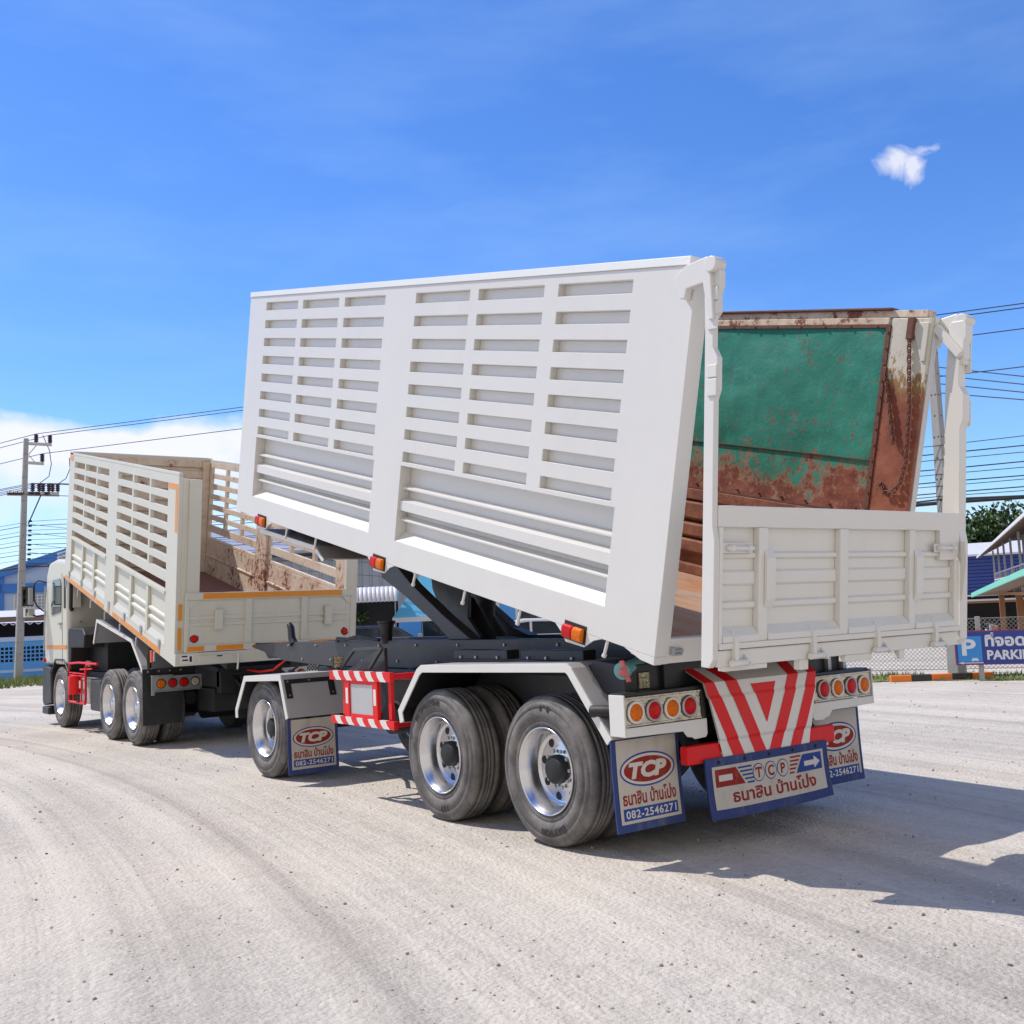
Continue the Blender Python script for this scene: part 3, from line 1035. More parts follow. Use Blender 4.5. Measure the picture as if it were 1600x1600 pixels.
for x in (0.02, GR - 0.32):
    mb = MB('gate_white')
    mb.box(x, x + 0.25, 0.0005, 0.008, -0.275, -0.215)
    mb.cyl((x + 0.02, 0.024, -0.245), (x + 0.24, 0.024, -0.245), 0.014, n=12)
    for q in (0.04, 0.19):
        mb.cyl((x + q, 0.024, -0.245), (x + q + 0.03, 0.024, -0.245), 0.022, n=12)
    if x > 1:
        mb.prism([(0.013, -0.20), (0.05, -0.20), (0.06, -0.34), (0.03, -0.60), (0.013, -0.62)], 'x', GR - 0.012, GR + 0.004)
    mb.build('gate_latch', gate, TM, bevel=0.003)
for a, b, nm in ((-0.056, -0.0135, 'near'), (2.4435, 2.530, 'far')):
    mb = MB('white' if nm == 'near' else 'gate_white')
    prof = [(-0.155, -0.93), (-0.02, -0.93), (0.012, -0.88), (0.012, -0.20), (-0.005, -0.12), (-0.005, 0.60), (0.018, 0.66), (0.018, 0.84), (-0.018, 0.90), (-0.018, 1.06), (0.018, 1.10),
            (0.015, 1.20), (0.035, 1.25), (0.035, 1.33), (0.012, 1.365), (-0.075, 1.365), (-0.095, 1.34), (-0.12, 1.0)]
    if nm == 'near':
        prof = [(max(p, -0.082) if w < 1.2 else p, w) for p, w in prof]
    mb.prism(prof, 'x', a, b)
    xm = a - 0.012 if nm == 'near' else b + 0.0005
    for w0, w1 in ((0.62, 0.72), (0.725, 0.80), (1.00, 1.08), (1.085, 1.16), (1.165, 1.24)):
        mb.box(xm, xm + 0.0115, -0.055, 0.022, w0, w1)
    mb.build('gate_arm', gate, TM, bevel=0.005)
# hinge heads at the top corners of the box (world axes)
for a, b in ((-0.085, -0.0315), (2.4615, 2.545)):
    mb = MB('white' if a < 0 else 'gate_white')
    mb.prism([(-1.60, 3.50), (-1.615, 3.55), (-1.70, 3.585), (-1.862, 3.59), (-1.882, 3.565), (-1.882, 3.22), (-1.845, 3.22), (-1.82, 3.445), (-1.69, 3.445), (-1.67, 3.39), (-1.63, 3.40)], 'x', a, b)
    mb.cyl((a - 0.012, -1.895, 3.535), (b + 0.025, -1.895, 3.535), 0.046, n=20)
    if a > 0:
        mb.bar((2.425, -1.72, 3.52), (2.425, -1.89, 3.28), 0.06, 0.05, (1, 0, 0))
    mb.build('hinge_head', trailer, bevel=0.006)

# ---- chassis
mb = MB('dark')
for x in (0.75, 1.68):
    mb.prism([(6.83, 1.33), (5.83, 1.166), (4.7, 1.12), (0.0, 1.13), (-0.55, 1.02), (-0.55, 1.08), (-0.15, 1.39), (3.0, 1.39), (5.8, 1.385), (6.75, 1.355)], 'x', x - 0.05, x + 0.05)
for y in (-0.10, 0.75, 2.0, 3.1, 4.3, 5.6):
    mb.box(0.801, 1.629, y, y + 0.10, 1.16, 1.36)
mb.prism([(6.55, 1.18), (6.75, 1.345), (5.95, 1.345), (5.85, 1.20)], 'x', 0.801, 1.629)
for x in (0.65, 1.78):
    mb.box(x - 0.04, x + 0.04, -0.55, 4.3, 0.86, 1.119)
mb.build('chassis_rail', trailer, bevel=0.006)
for y0, y1 in ((0.80, 1.56), (-0.12, 0.62)):
    for x in (0.30, 2.02):
        br = MB('black').box(x, x + 0.12, y0, y1, 1.252, 1.325).build('box_rest', trailer, bevel=0.006)
        if x < 1:
            for q in (0.12, 0.42, 0.64):
                MB('steel').cyl((0.2995, y0 + q, 1.268), (0.285, y0 + q, 1.268), 0.012, n=6).build('bolt', br)
# centre body: tanks, brake chambers and springs in the dark under the frame
mb = MB('grime')
mb.box(0.42, 2.0, 1.95, 3.3, 0.72, 1.05)
mb.cyl((0.35, 2.75, 0.70), (2.05, 2.75, 0.70), 0.15, n=20)
mb.box(0.70, 1.75, -0.5, 4.6, 0.80, 0.859)
mb.cyl((1.215, 4.83, 0.92), (1.215, 4.83, 1.118), 0.52, n=36)
for y in (0.68, 0.2, 1.1, 4.5, 5.1):
    mb.cyl((0.66, y, 0.70), (0.66, y + 0.16, 0.74), 0.085, n=14)
mb.bar((0.66, -0.45, 0.74), (0.66, 1.85, 0.74), 0.09, 0.07)
mb.bar((1.77, -0.45, 0.74), (1.77, 1.85, 0.74), 0.09, 0.07)
mb.tube([(0.35, 3.25, 1.12), (0.30, 3.6, 1.05), (0.45, 4.0, 1.16), (0.6, 4.3, 1.10)], 0.022, 8)
mb.tube([(0.40, 2.0, 1.0), (0.33, 1.9, 0.88), (0.36, 1.8, 0.76), (0.5, 1.7, 0.7)], 0.018, 8)
for z in (0.78, 0.86, 0.95):
    mb.cyl((0.33, 1.93, z), (0.33, 2.0, z + 0.02), 0.035, n=12)
mb.build('running_gear', trailer, bevel=0.006)
mb = MB('dark')
mb.prism([(3.35, 1.115), (2.62, 1.345), (2.55, 1.345), (2.55, 1.05), (3.2, 1.05)], 'x', 0.20, 0.235)
mb.bar((0.14, 3.28, 1.16), (0.14, 3.02, 1.33), 0.03, 0.03)
mb.bar((0.14, 3.02, 1.33), (0.14, 2.50, 1.35), 0.03, 0.03)
mb.bar((0.14, 2.72, 1.16), (0.14, 2.48, 1.35), 0.03, 0.03)
mb.build('side_bracket', trailer, bevel=0.004)

# drawbar and coupling forward to the truck
mb = MB('grime')
for x in (0.75, 1.68):
    mb.bar((x, 5.3, 0.96), (1.215, 7.35, 0.86), 0.10, 0.12)
mb.cyl((1.215, 7.30, 0.80), (1.215, 7.30, 0.92), 0.10, n=20)
mb.bar((1.215, 7.35, 0.86), (1.215, 8.3, 0.84), 0.10, 0.10)
mb.build('drawbar', trailer, bevel=0.008)
MB('black').tube([(0.72, 5.60, 1.36), (0.72, 5.66, 1.43), (0.72, 5.68, 1.55), (0.72, 5.72, 1.585)], [0.05, 0.045, 0.042, 0.035], 12).build('box_guide', trailer)
mb = MB('black')
mb.tube([(0.72, 3.42, 1.36), (0.72, 3.42, 1.50), (0.72, 3.42, 1.56)], [0.050, 0.062, 0.085], 14)
mb.cyl((0.72, 3.42, 1.56), (0.72, 3.42, 1.585), 0.092, n=16)
mb.build('box_guide', trailer, bevel=0.004)
for k in range(5):
    MB('black').cyl((0.74, 6.70 - 0.11 * k, 1.33), (0.74, 6.70 - 0.11 * k, 1.375), 0.03, n=10).build('stud', trailer)

for pts, r, m in (([(0.95, 5.9, 1.30), (0.98, 6.4, 1.16), (1.02, 6.9, 1.02), (1.08, 7.5, 0.98), (1.12, 8.0, 1.0)], 0.014, 'red'),
                  ([(1.05, 5.9, 1.30), (1.10, 6.3, 1.08), (1.14, 6.9, 0.92), (1.20, 7.5, 0.94), (1.22, 8.0, 0.98)], 0.014, 'wire'),
                  ([(0.62, 3.40, 1.40), (0.58, 3.75, 1.44), (0.60, 4.05, 1.41), (0.62, 4.3, 1.42), (0.7, 4.45, 1.39)], 0.018, 'wire'),
                  ([(0.66, 2.9, 1.12), (0.58, 2.4, 1.18), (0.56, 1.9, 1.12), (0.62, 1.5, 1.16), (0.60, 0.9, 1.14)], 0.012, 'wire')):
    MB(m).tube(pts, r, 8).build('air_hose', trailer)
for k in range(16):
    y = 0.3 + 0.36 * k
    MB('steel').cyl((0.6995, y, 1.345 if k % 2 else 1.19), (0.686, y, 1.345 if k % 2 else 1.19), 0.013, n=6).build('bolt', trailer)

# hoist: two long arms, a triangular lift plate and the hydraulic ram
ARMS = (([(3.60, 2.25), (3.35, 2.22), (2.95, 1.93), (2.40, 1.62), (1.95, 1.392), (2.30, 1.388), (2.52, 1.53), (3.08, 1.82), (3.52, 2.02)], 0.80),
        ([(3.60, 2.25), (3.35, 2.12), (2.98, 1.80), (2.62, 1.60), (2.39, 1.47), (2.12, 1.392), (2.57, 1.388), (3.0, 1.56), (3.55, 2.0)], 1.57))
for prof, x in ARMS:
    mb = MB('dark')
    mb.prism(prof, 'x', x - 0.06, x + 0.06)
    mb.mat('grime')
    mb.box(x - 0.10, x - 0.062, 3.42, 3.56, 2.10, 2.28)
    mb.build('hoist_arm', trailer, bevel=0.008)
for x in (1.06, 1.34):
    mb = MB('dark')
    mb.prism([(3.12, 2.14), (2.95, 2.14), (2.42, 1.98), (2.46, 1.58), (2.25, 1.392), (2.62, 1.392), (2.80, 1.56), (2.98, 1.72), (3.08, 1.88)], 'x', x, x + 0.035)
    mb.build('lift_plate', trailer, bevel=0.008)
mb = MB('grime')
mb.cyl((1.215, 2.35, 1.30), (1.215, 2.72, 1.72), 0.095, n=24)
mb.mat('steel')
mb.cyl((1.215, 2.72, 1.72), (1.215, 2.95, 1.98), 0.06, n=24)
mb.build('hydraulic_ram', trailer)

# ---- mudguards
def arch(pts, x0, x1, th=0.018, lip=True, edge='white', inner='black'):
    mb = MB('silver')
    mb.strip(pts, 'x', x0 + 0.012, x1, th, 0.002)
    mb.mat(edge)
    mb.strip(pts, 'x', x0, x0 + 0.0115, th, -0.042)
    mb.mat(inner)
    mb.strip(pts, 'x', x0 + 0.0125, x1 - 0.001, 0.001, -0.006)
    return mb


FEND = [(-0.770, 0.775), (-0.40, 1.215), (-0.36, 1.240), (1.50, 1.205), (1.56, 1.175), (1.875, 0.84), (1.85, 0.745)]
for flip in (False, True):
    x0, x1 = (-0.055, 0.62) if not flip else (2 * XC + 0.055, 2 * XC - 0.62)
    mb = MB('white')
    if not flip:
        mb = arch(FEND, x0, x1)
    else:
        mb.strip(FEND, 'x', x1, x0, 0.018)
    mb.build('mudguard', trailer, bevel=0.003)
MB('black').box(0.622, 0.640, -0.55, 1.60, 0.90, 1.20).build('inner_guard', trailer)
MB('black').box(1.79, 1.808, -0.55, 1.60, 0.90, 1.20).build('inner_guard', trailer)
FF = [(4.065, 0.660), (4.225, 1.070), (5.150, 1.040), (5.405, 0.69), (5.40, 0.60)]
arch(FF, -0.075, 0.60, edge='white', inner='black').build('mudguard', trailer, bevel=0.003)
mb = MB('silver')
mb.strip(FF, 'x', 2 * XC - 0.60, 2 * XC + 0.075, 0.018)
mb.build('mudguard', trailer)
mb = MB('grime')       # rubber holder on the front guard's sloped face
def on_slope(x, t, off):
    a, b = Vector((4.065, 0.660)), Vector((4.225, 1.070))
    p = a + (b - a) * t
    n = Vector((-(b - a).y, (b - a).x)).normalized()
    q = p + n * off
    return (x, q.x, q.y)
for (x0, t0, x1, t1) in ((-0.045, 0.90, 0.50, 0.80), (-0.045, 0.80, 0.02, 0.45), (0.43, 0.80, 0.50, 0.45)):
    mb.add([on_slope(x, t, o) for o in (0.0185, 0.026) for x, t in ((x0, t0), (x1, t0), (x1, t1), (x0, t1))],
           [(3, 2, 1, 0), (4, 5, 6, 7), (0, 1, 5, 4), (1, 2, 6, 5), (2, 3, 7, 6), (3, 0, 4, 7)])
mb.mat('steel')
for x, t in ((-0.012, 0.52), (-0.012, 0.85), (0.22, 0.85), (0.465, 0.52), (0.465, 0.85)):
    mb.cyl(on_slope(x, t, 0.026), on_slope(x, t, 0.034), 0.009, n=6)
mb.build('rubber_holder', trailer)
# plate guard hung under the raised box front
mb = MB('grey')
mb.prism([(6.24, -0.10), (4.90, -0.075), (4.72, -0.16), (4.705, -0.145), (4.89, -0.055), (6.24, -0.08)], 'x', 0.06, 0.68)
mb.mat('white')
mb.prism([(6.245, -0.125), (4.89, -0.095), (4.70, -0.18), (4.68, -0.15), (4.89, -0.05), (6.245, -0.075)], 'x', 0.045, 0.0595)
mb.mat('grime')
for l in (5.15, 6.0):
    mb.box(0.30, 0.36, l, l + 0.06, -0.07, 0.02)
mb.build('front_guard', trailer, BM, bevel=0.003)

# ---- rear lights, bumper, chevron panel, flaps
def light_box(flip):
    x0, x1 = (-0.055, 0.672) if not flip else (2 * XC - 0.672, 2 * XC + 0.055)
    mb = MB('white')
    mb.box(x0 if not flip else x1 - 0.012, x0 + 0.012 if not flip else x1, -0.918, -0.775, 0.806, 1.066)
    xa, xb = (x0 + 0.0125, x1) if not flip else (x0, x1 - 0.0125)
    xs = (lambda x: x) if not flip else (lambda x: 2 * XC - x)
    mb.prism([(xs(-0.0425), 0.806), (xs(0.452), 0.796), (xs(0.488), 0.756), (xs(0.532), 0.750), (xs(0.552), 0.736), (xs(0.655), 0.740), (xs(0.672), 0.762), (xs(0.672), 0.862), (xs(-0.0425), 0.862)], 'y', -0.917, -0.905)
    mb.mat('black')
    mb.box(xa, xb, -0.890, -0.775, 0.8625, 1.075)
    if not flip:
        mb.box(0.636, 0.672, -0.910, -0.8905, 0.8625, 1.060)
    mb.mat('grime')
    mb.cyl((xs(-0.055), -0.60, 0.955), (xs(0.02), -0.775, 0.955), 0.04, n=12)
    lb = mb.build('light_box', trailer, bevel=0.004)
    mb = MB('chrome')
    pa, pb = (-0.036, 0.632) if not flip else (2 * XC - 0.632, 2 * XC + 0.036)
    mb.box(pa, pb, -0.906, -0.8905, 0.866, 1.052)
    mb.box(pa, pb, -0.912, -0.9065, 0.866, 0.880)
    mb.box(pa, pb, -0.912, -0.9065, 1.038, 1.052)
    mb.build('lamp_plate', lb, bevel=0.003)
    for k in range(4):
        xk = 0.0478 + 0.1587 * k if not flip else 2 * XC - 0.0478 - 0.1587 * k
        amber = (k % 2 == 0)
        zc = 0.953
        mb = MB('stripe_white' if amber else 'steel')
        ring = [(xk + 0.062 * math.cos(a), -0.914, zc + 0.062 * math.sin(a)) for a in [2 * math.pi * j / 28 for j in range(28)]]
        mb.tube(ring, 0.0095, 8, closed=True)
        mb.mat('lens_amber' if amber else 'lens_red')
        nr = 28
        vs, fs = [], []
        for r2, yy in ((0.054, -0.9065), (0.054, -0.918), (0.045, -0.926), (0.02, -0.930)):
            vs += [(xk + r2 * math.cos(2 * math.pi * j / nr), yy, zc + r2 * math.sin(2 * math.pi * j / nr)) for j in range(nr)]
        for q in range(3):
            fs += [(q * nr + j, q * nr + (j + 1) % nr, (q + 1) * nr + (j + 1) % nr, (q + 1) * nr + j) for j in range(nr)]
        mb.add(vs, fs, True)
        mb.add(vs[3 * nr:], [tuple(range(nr))])
        o = mb.build('lamp', lb)
        o['label'] = 'round amber rear lamp' if amber else 'round red rear lamp'


light_box(False)
light_box(True)
mb = MB('black')
mb.box(0.42, 2 * XC - 0.42, -0.80, -0.765, 0.86, 1.24)
mb.prism([(-0.765, 1.06), (-0.765, 1.24), (-0.50, 1.27), (-0.30, 1.2), (-0.30, 1.06)], 'x', 0.10, 0.50)
mb.prism([(-0.765, 1.06), (-0.765, 1.24), (-0.50, 1.27), (-0.30, 1.2), (-0.30, 1.06)], 'x', 2 * XC - 0.50, 2 * XC - 0.10)
mb.mat('grey')
mb.prism([(-0.44, 1.25), (0.0, 1.25), (0.0, 1.12), (-0.60, 1.02), (-0.60, 1.08)], 'x', 0.625, 0.645)
mb.mat('silver')
mb.box(2.12, 2.16, -0.80, -0.70, 1.075, 1.20)
mb.box(2.30, 2.34, -0.80, -0.70, 1.075, 1.20)
mb.build('rear_frame', trailer, bevel=0.004)
mb = MB('red')
mb.box(0.46, 1.965, -0.935, -0.86, 0.575, 0.695)
mb.build('bumper', trailer, bevel=0.010)
for x in (0.62, 1.81):
    MB('grime').bar((x, -0.85, 0.63), (x, -0.60, 0.95), 0.08, 0.08).build('bumper_stay', trailer)


def chevron_panel():
    cx = 1.215
    mb = MB('stripe_white')
    prof = [(-0.948, 0.574), (-0.946, 0.70), (-0.954, 0.72), (-0.954, 0.985), (-0.944, 1.005), (-0.940, 1.092), (-0.715, 1.235)]   # y, z up the face and over the top
    def half(z):
        return 0.435 + (0.575 - 0.435) * (z - 0.574) / (1.092 - 0.574) if z < 1.092 else 0.575 + (z - 1.092) * 0.45
    n = len(prof)
    vs, fs = [], []
    for s2 in (-1, 1):
        for y, z in prof:
            vs.append((cx + s2 * half(z), y, z))
    for i in range(n - 1):
        fs.append((i, i + 1, n + i + 1, n + i))
    mb.add(vs, fs)
    mb.add([(v[0], v[1] + 0.012, v[2] - 0.004) for v in vs], fs)
    # red stripes: each piece follows the fold it lies on
    mb.mat('red')
    def stripe(xa0, xb0, xa1, xb1, z0, z1):
        """band between x at z0 and x at z1 (offset from centre), clipped at the panel edge"""
        cuts = sorted({z0, z1} | {z for _, z in prof if min(z0, z1) < z < max(z0, z1)})
        for za, zb in zip(cuts, cuts[1:]):
            row = []
            for z in (za, zb):
                t = (z - z0) / (z1 - z0)
                for i in range(n - 1):
                    if prof[i][1] <= z <= prof[i + 1][1] + 1e-9:
                        k = (z - prof[i][1]) / (prof[i + 1][1] - prof[i][1]); y = prof[i][0] + (prof[i + 1][0] - prof[i][0]) * k
                h2 = half(z)
                a = max(-h2, min(h2, xa0 + (xa1 - xa0) * t)); b = max(-h2, min(h2, xb0 + (xb1 - xb0) * t))
                row.append(((cx + a, y - 0.003, z + 0.001), (cx + b, y - 0.003, z + 0.001)))
            mb.add([row[0][0], row[0][1], row[1][1], row[1][0]], [(0, 1, 2, 3)])
    for s2 in (-1, 1):
        stripe(s2 * 0.120, s2 * 0.005, s2 * 0.450, s2 * 0.335, 0.575, 1.235)
        stripe(s2 * 0.335, s2 * 0.225, s2 * 0.665, s2 * 0.555, 0.575, 1.235)
    stripe(-0.003, 0.003, -0.128, 0.128, 0.79, 1.056)
    return mb.build('chevron_panel', trailer, fix=False)


chevron_panel()


def oval(mb, place, a, b, n=40):
    mb.add([place(a * math.cos(2 * math.pi * j / n), b * math.sin(2 * math.pi * j / n)) for j in range(n)], [tuple(range(n))])


def mud_flap(x0, x1, z0, z1, y, digits='082-2546271', bend=0.0):
    """white flap with a blue edge, oval badge, Thai name and phone number; flat print on slightly curved rubber"""
    w, h = x1 - x0, z1 - z0
    cx = (x0 + x1) / 2
    def P(off):
        def place(u, v):       # u right from the centre line, v up from the bottom
            t = 1 - v / h
            return (cx + u, y - off - bend * t * t, z0 + v)
        return place
    def grid_sheet(mb, u0, u1, v0, v1, off, rc=0.0):
        nu, nv = 6, 8
        p = P(off)
        vs = [p(u0 + (u1 - u0) * i / nu, v0 + (v1 - v0) * j / nv) for i in range(nu + 1) for j in range(nv + 1)]
        mb.add(vs, [(i * (nv + 1) + j, (i + 1) * (nv + 1) + j, (i + 1) * (nv + 1) + j + 1, i * (nv + 1) + j + 1) for i in range(nu) for j in range(nv)], True)
    mb = MB('flap_blue')
    grid_sheet(mb, -w / 2, w / 2, 0, h, 0.0)
    grid_sheet(mb, -w / 2, w / 2, 0, h, -0.012)
    p, q = P(0), P(-0.012)
    for (a, b) in (((-w / 2, 0), (w / 2, 0)), ((-w / 2, 0), (-w / 2, h)), ((w / 2, 0), (w / 2, h))):
        for k in range(8):
            t0, t1 = k / 8, (k + 1) / 8
            e0 = (a[0] + (b[0] - a[0]) * t0, a[1] + (b[1] - a[1]) * t0); e1 = (a[0] + (b[0] - a[0]) * t1, a[1] + (b[1] - a[1]) * t1)
            mb.add([p(*e0), p(*e1), q(*e1), q(*e0)], [(0, 1, 2, 3)])
    mb.mat('flap')
    grid_sheet(mb, -w / 2 + 0.035, w / 2 - 0.032, 0.05, h - 0.002, 0.003)
    k = w / 0.58
    zc = h - 0.195 * k
    T = lambda off, du, dv: (lambda u, v, pp=P(off): pp(u + du, v + dv))
    mb.mat('flap_ink'); oval(mb, T(0.0045, 0.0, zc), 0.236 * k, 0.106 * k)
    mb.mat('flap_white'); oval(mb, T(0.0055, 0.0, zc), 0.224 * k, 0.095 * k)
    mb.mat('flap_red'); oval(mb, T(0.0065, 0.0, zc), 0.204 * k, 0.079 * k)
    mb.mat('flap_white')
    mb.text('TCP', T(0.0075, 0.0, zc - 0.044 * k), 0.125 * k, width=0.325 * k, shear=0.22, bold=0.007 * k)
    mb.mat('flap_red')
    mb.text('ธนาสิน บ้านโป่ง', T(0.0045, 0.0, h - 0.398 * k), 0.118 * k, width=0.455 * k, ky=0.88, bold=0.0032)
    mb.mat('flap_ink')
    bw = 0.232 * k
    pp = P(0.0045)
    z0s, z1s = h - 0.492 * k, h - 0.420 * k
    mb.add([pp(-bw, z0s), pp(bw, z0s), pp(bw, z1s), pp(-bw, z1s)], [(0, 1, 2, 3)])
    mb.mat('flap_white')
    mb.text(digits, T(0.0062, 0.0, z0s + 0.013 * k), 0.066 * k, width=0.43 * k, bold=0.0014, space=1.1)
    return mb.build('mud_flap', trailer, fix=False)


mud_flap(-0.060, 0.530, 0.205, 0.775, -0.782, bend=0.03)
mud_flap(1.880, 2.462, 0.235, 0.775, -0.782, bend=0.02)
mud_flap(-0.078, 0.470, 0.105, 0.645, 4.055, bend=0.015)


def centre_flap():
    x0, x1, z0, z1, y = 0.585, 1.835, 0.205, 0.600, -0.957
    w, h, cx = x1 - x0, z1 - z0, (x0 + x1) / 2
    def P(off):
        return lambda u, v: (cx + u, y - off - 0.035 * (1 - v / h) ** 2 + 0.003 * math.sin(u * 4), z0 + v + 0.012 * (abs(u) * 2 / w) ** 3 * (1 - v / h))
    mb = MB('flap_blue')
    def sheet(u0, u1, v0, v1, off):
        nu, nv = 14, 6
        p = P(off)
        vs = [p(u0 + (u1 - u0) * i / nu, v0 + (v1 - v0) * j / nv) for i in range(nu + 1) for j in range(nv + 1)]
        mb.add(vs, [(i * (nv + 1) + j, (i + 1) * (nv + 1) + j, (i + 1) * (nv + 1) + j + 1, i * (nv + 1) + j + 1) for i in range(nu) for j in range(nv)], True)
    sheet(-w / 2, w / 2, 0, h, 0.0)
    sheet(-w / 2, w / 2, 0, h, -0.012)
    mb.mat('flap'); sheet(-w / 2 + 0.055, w / 2 - 0.055, 0.062, h - 0.055, 0.003)
    yy = h - 0.135
    def poly(pts, off=0.0045):
        p = P(off); mb.add([p(*q) for q in pts], [tuple(range(len(pts)))])
    # left red block with a pale bar, its stripes, three ringed letters, right stripes, blue block with arrow
    mb.mat('flap_red')
    poly([(-0.545, yy - 0.055), (-0.545, yy + 0.060), (-0.345, yy + 0.060), (-0.265, yy - 0.055)])
    mb.mat('flap_white'); poly([(-0.515, yy - 0.018), (-0.515, yy + 0.022), (-0.385, yy + 0.022), (-0.385, yy - 0.018)], 0.006)
    mb.mat('flap_ink')
    for k in range(5):
        v = yy + 0.058 - 0.026 * k
        poly([(-0.325 + 0.020 * k, v - 0.012), (-0.325 + 0.020 * k, v), (-0.19 + 0.004 * k, v), (-0.19 + 0.004 * k, v - 0.012)])
        
    mb.mat('flap_red')
    for k in range(5):
        v = yy + 0.064 - 0.026 * k
        poly([(0.195 + 0.004 * (4 - k), v - 0.012), (0.195 + 0.004 * (4 - k), v), (0.325 - 0.020 * k, v), (0.325 - 0.020 * k, v - 0.012)])
    mb.mat('flap_ink')
    poly([(0.265, yy - 0.055), (0.345, yy + 0.064), (0.545, yy + 0.064), (0.545, yy - 0.055)])
    mb.mat('flap_white')
    poly([(0.355, yy - 0.018), (0.355, yy + 0.016), (0.465, yy + 0.016), (0.465, yy - 0.018)], 0.006)
    poly([(0.462, yy - 0.042), (0.462, yy + 0.042), (0.525, yy)], 0.006)
    for k, ch in enumerate('TCP'):
        u = -0.125 + 0.125 * k
        mb.mat('flap_ink'); oval(mb, lambda a, b, pp=P(0.005), u=u: pp(u + a, yy + b), 0.060, 0.060, 28)
        mb.mat('flap'); oval(mb, lambda a, b, pp=P(0.006), u=u: pp(u + a, yy + b), 0.054, 0.054, 28)
        mb.mat('flap_red')
        mb.text(ch, lambda a, b, pp=P(0.007), u=u: pp(u + a, yy - 0.033 + b), 0.095, bold=0.003)
        if ch == 'T':
            for du in (-0.034, 0.026):
                poly([(u + du, yy + 0.012), (u + du + 0.008, yy + 0.012), (u + du + 0.008, yy + 0.034), (u + du, yy + 0.034)], 0.0071)
    mb.mat('flap_red')
    mb.text('ธนาสิน บ้านโป่ง', lambda a, b, pp=P(0.0045): pp(a + 0.03, 0.098 + b), 0.155, width=0.86, ky=0.68, bold=0.0042)
    mb.mat('grime')
    for u in (-0.5, -0.25, 0.0, 0.25, 0.5):
        p = P(0.003); c = p(u, h - 0.028)
        mb.cyl(c, (c[0], c[1] - 0.008, c[2]), 0.010, n=8)
    return mb.build('mud_flap', trailer, fix=False)


cf = centre_flap()
cf['label'] = 'wide middle mud flap with ringed letters'

# ---- work lamps, water valve
for x, y, z in ((0.262, -0.772, 1.135), (0.122, 3.30, 1.218)):
    mb = MB('black')
    mb.box(x - 0.052, x + 0.052, y - 0.0, y + 0.03, z - 0.056, z + 0.056)
    mb.box(x - 0.012, x + 0.012, y + 0.004, y + 0.028, z - 0.085, z - 0.0565)
    wl = mb.build('work_lamp', trailer, bevel=0.004)
    mb = MB('led')
    for i in range(3):
        for j in range(3):
            mb.box(x - 0.046 + 0.031 * i, x - 0.017 + 0.031 * i, y - 0.006, y - 0.0005, z - 0.050 + 0.0345 * j, z - 0.018 + 0.0345 * j)
    mb.build('led_face', wl, bevel=0.003)
mb = MB('teal')
mb.tube([(0.45, -0.66, 1.24), (0.28, -0.70, 1.235), (0.15, -0.735, 1.215), (0.10, -0.75, 1.21)], [0.055, 0.050, 0.042, 0.042], 16)
mb.cyl((0.125, -0.742, 1.212), (0.085, -0.757, 1.205), 0.056, n=20)
wp = mb.build('water_pipe', trailer)
mb = MB('valve')
mb.bar((0.075, -0.772, 1.275), (0.115, -0.790, 1.135), 0.035, 0.020, (1, 0, 0))
mb.cyl((0.088, -0.760, 1.20), (0.078, -0.795, 1.198), 0.030, n=12)
mb.build('valve_handle', wp, bevel=0.005)

# ---- red and white side guard
def striped_bar(mb, y0, y1, z0, z1, x0, x1, n, first):
    w = (y1 - y0) / n
    sl = 0.035
    for k in range(n):
        mb.mat(('red', 'stripe_white')[(k + first) % 2])
        a0, a1 = y0 + w * k, y0 + w * (k + 1)
        t0 = 0 if k == 0 else sl
        t1 = 0 if k == n - 1 else sl
        mb.prism([(a0 - t0, z0), (a1 - t1, z0), (a1 + t1 * 0.4, (z0 + z1) / 2), (a1 + t1, z1), (a0 + t0, z1), (a0 + t0 * 0.4, (z0 + z1) / 2)], 'x', x0, x1)
mb = MB()
striped_bar(mb, 2.03, 3.165, 1.068, 1.152, -0.045, -0.005, 11, 0)
striped_bar(mb, 1.985, 3.15, 0.672, 0.742, -0.045, -0.005, 11, 0)
for a in (2.28, 2.80):
    mb.mat('red'); mb.box(-0.035, 0.0, a, a + 0.085, 0.7425, 1.0675)
    mb.mat('stripe_white'); mb.box(-0.037, -0.0352, a + 0.02, a + 0.065, 0.86, 1.00)
for a in (2.13, 2.98):
    mb.mat('red'); mb.box(0.02, 0.05, a, a + 0.05, 0.7425, 1.0675)
mb.mat('red')
mb.box(-0.03, -0.012, 2.366, 2.799, 1.035, 1.067)
mb.box(-0.03, -0.012, 2.366, 2.799, 0.743, 0.772)
for y in (2.1, 3.05):
    for z in (1.11, 0.705):
        mb.bar((-0.004, y, z), (0.4, y, z), 0.05, 0.05)
sg = mb.build('side_guard', trailer, bevel=0.004)
mb = MB('silver')
mb.box(-0.022, -0.014, 2.368, 2.797, 0.773, 1.034)
mb.build('guard_panel', sg)

# ---- wheels
axle_set(trailer, 0.0, XC, (('690', 5, 0.415, 0.052), ('DAYTON', 168, 0.392, 0.058)))
axle_set(trailer, 1.367, XC, (('BRIDGESTONE', -22, 0.392, 0.050), ('157', 170, 0.392, 0.058)))
axle_set(trailer, 4.833, XC)

# ------------------------------------------------------------------ the tipper truck in front of the trailer
truck = empty('dump_truck', (XC, 11.0, 0))
tag(truck, 'cream tipper truck with open slatted box and amber tape', 'truck')
RB_, RT_, FB_, FT_ = (7.56, 1.12), (7.25, 3.51), (13.05, 2.52), (12.62, 4.57)


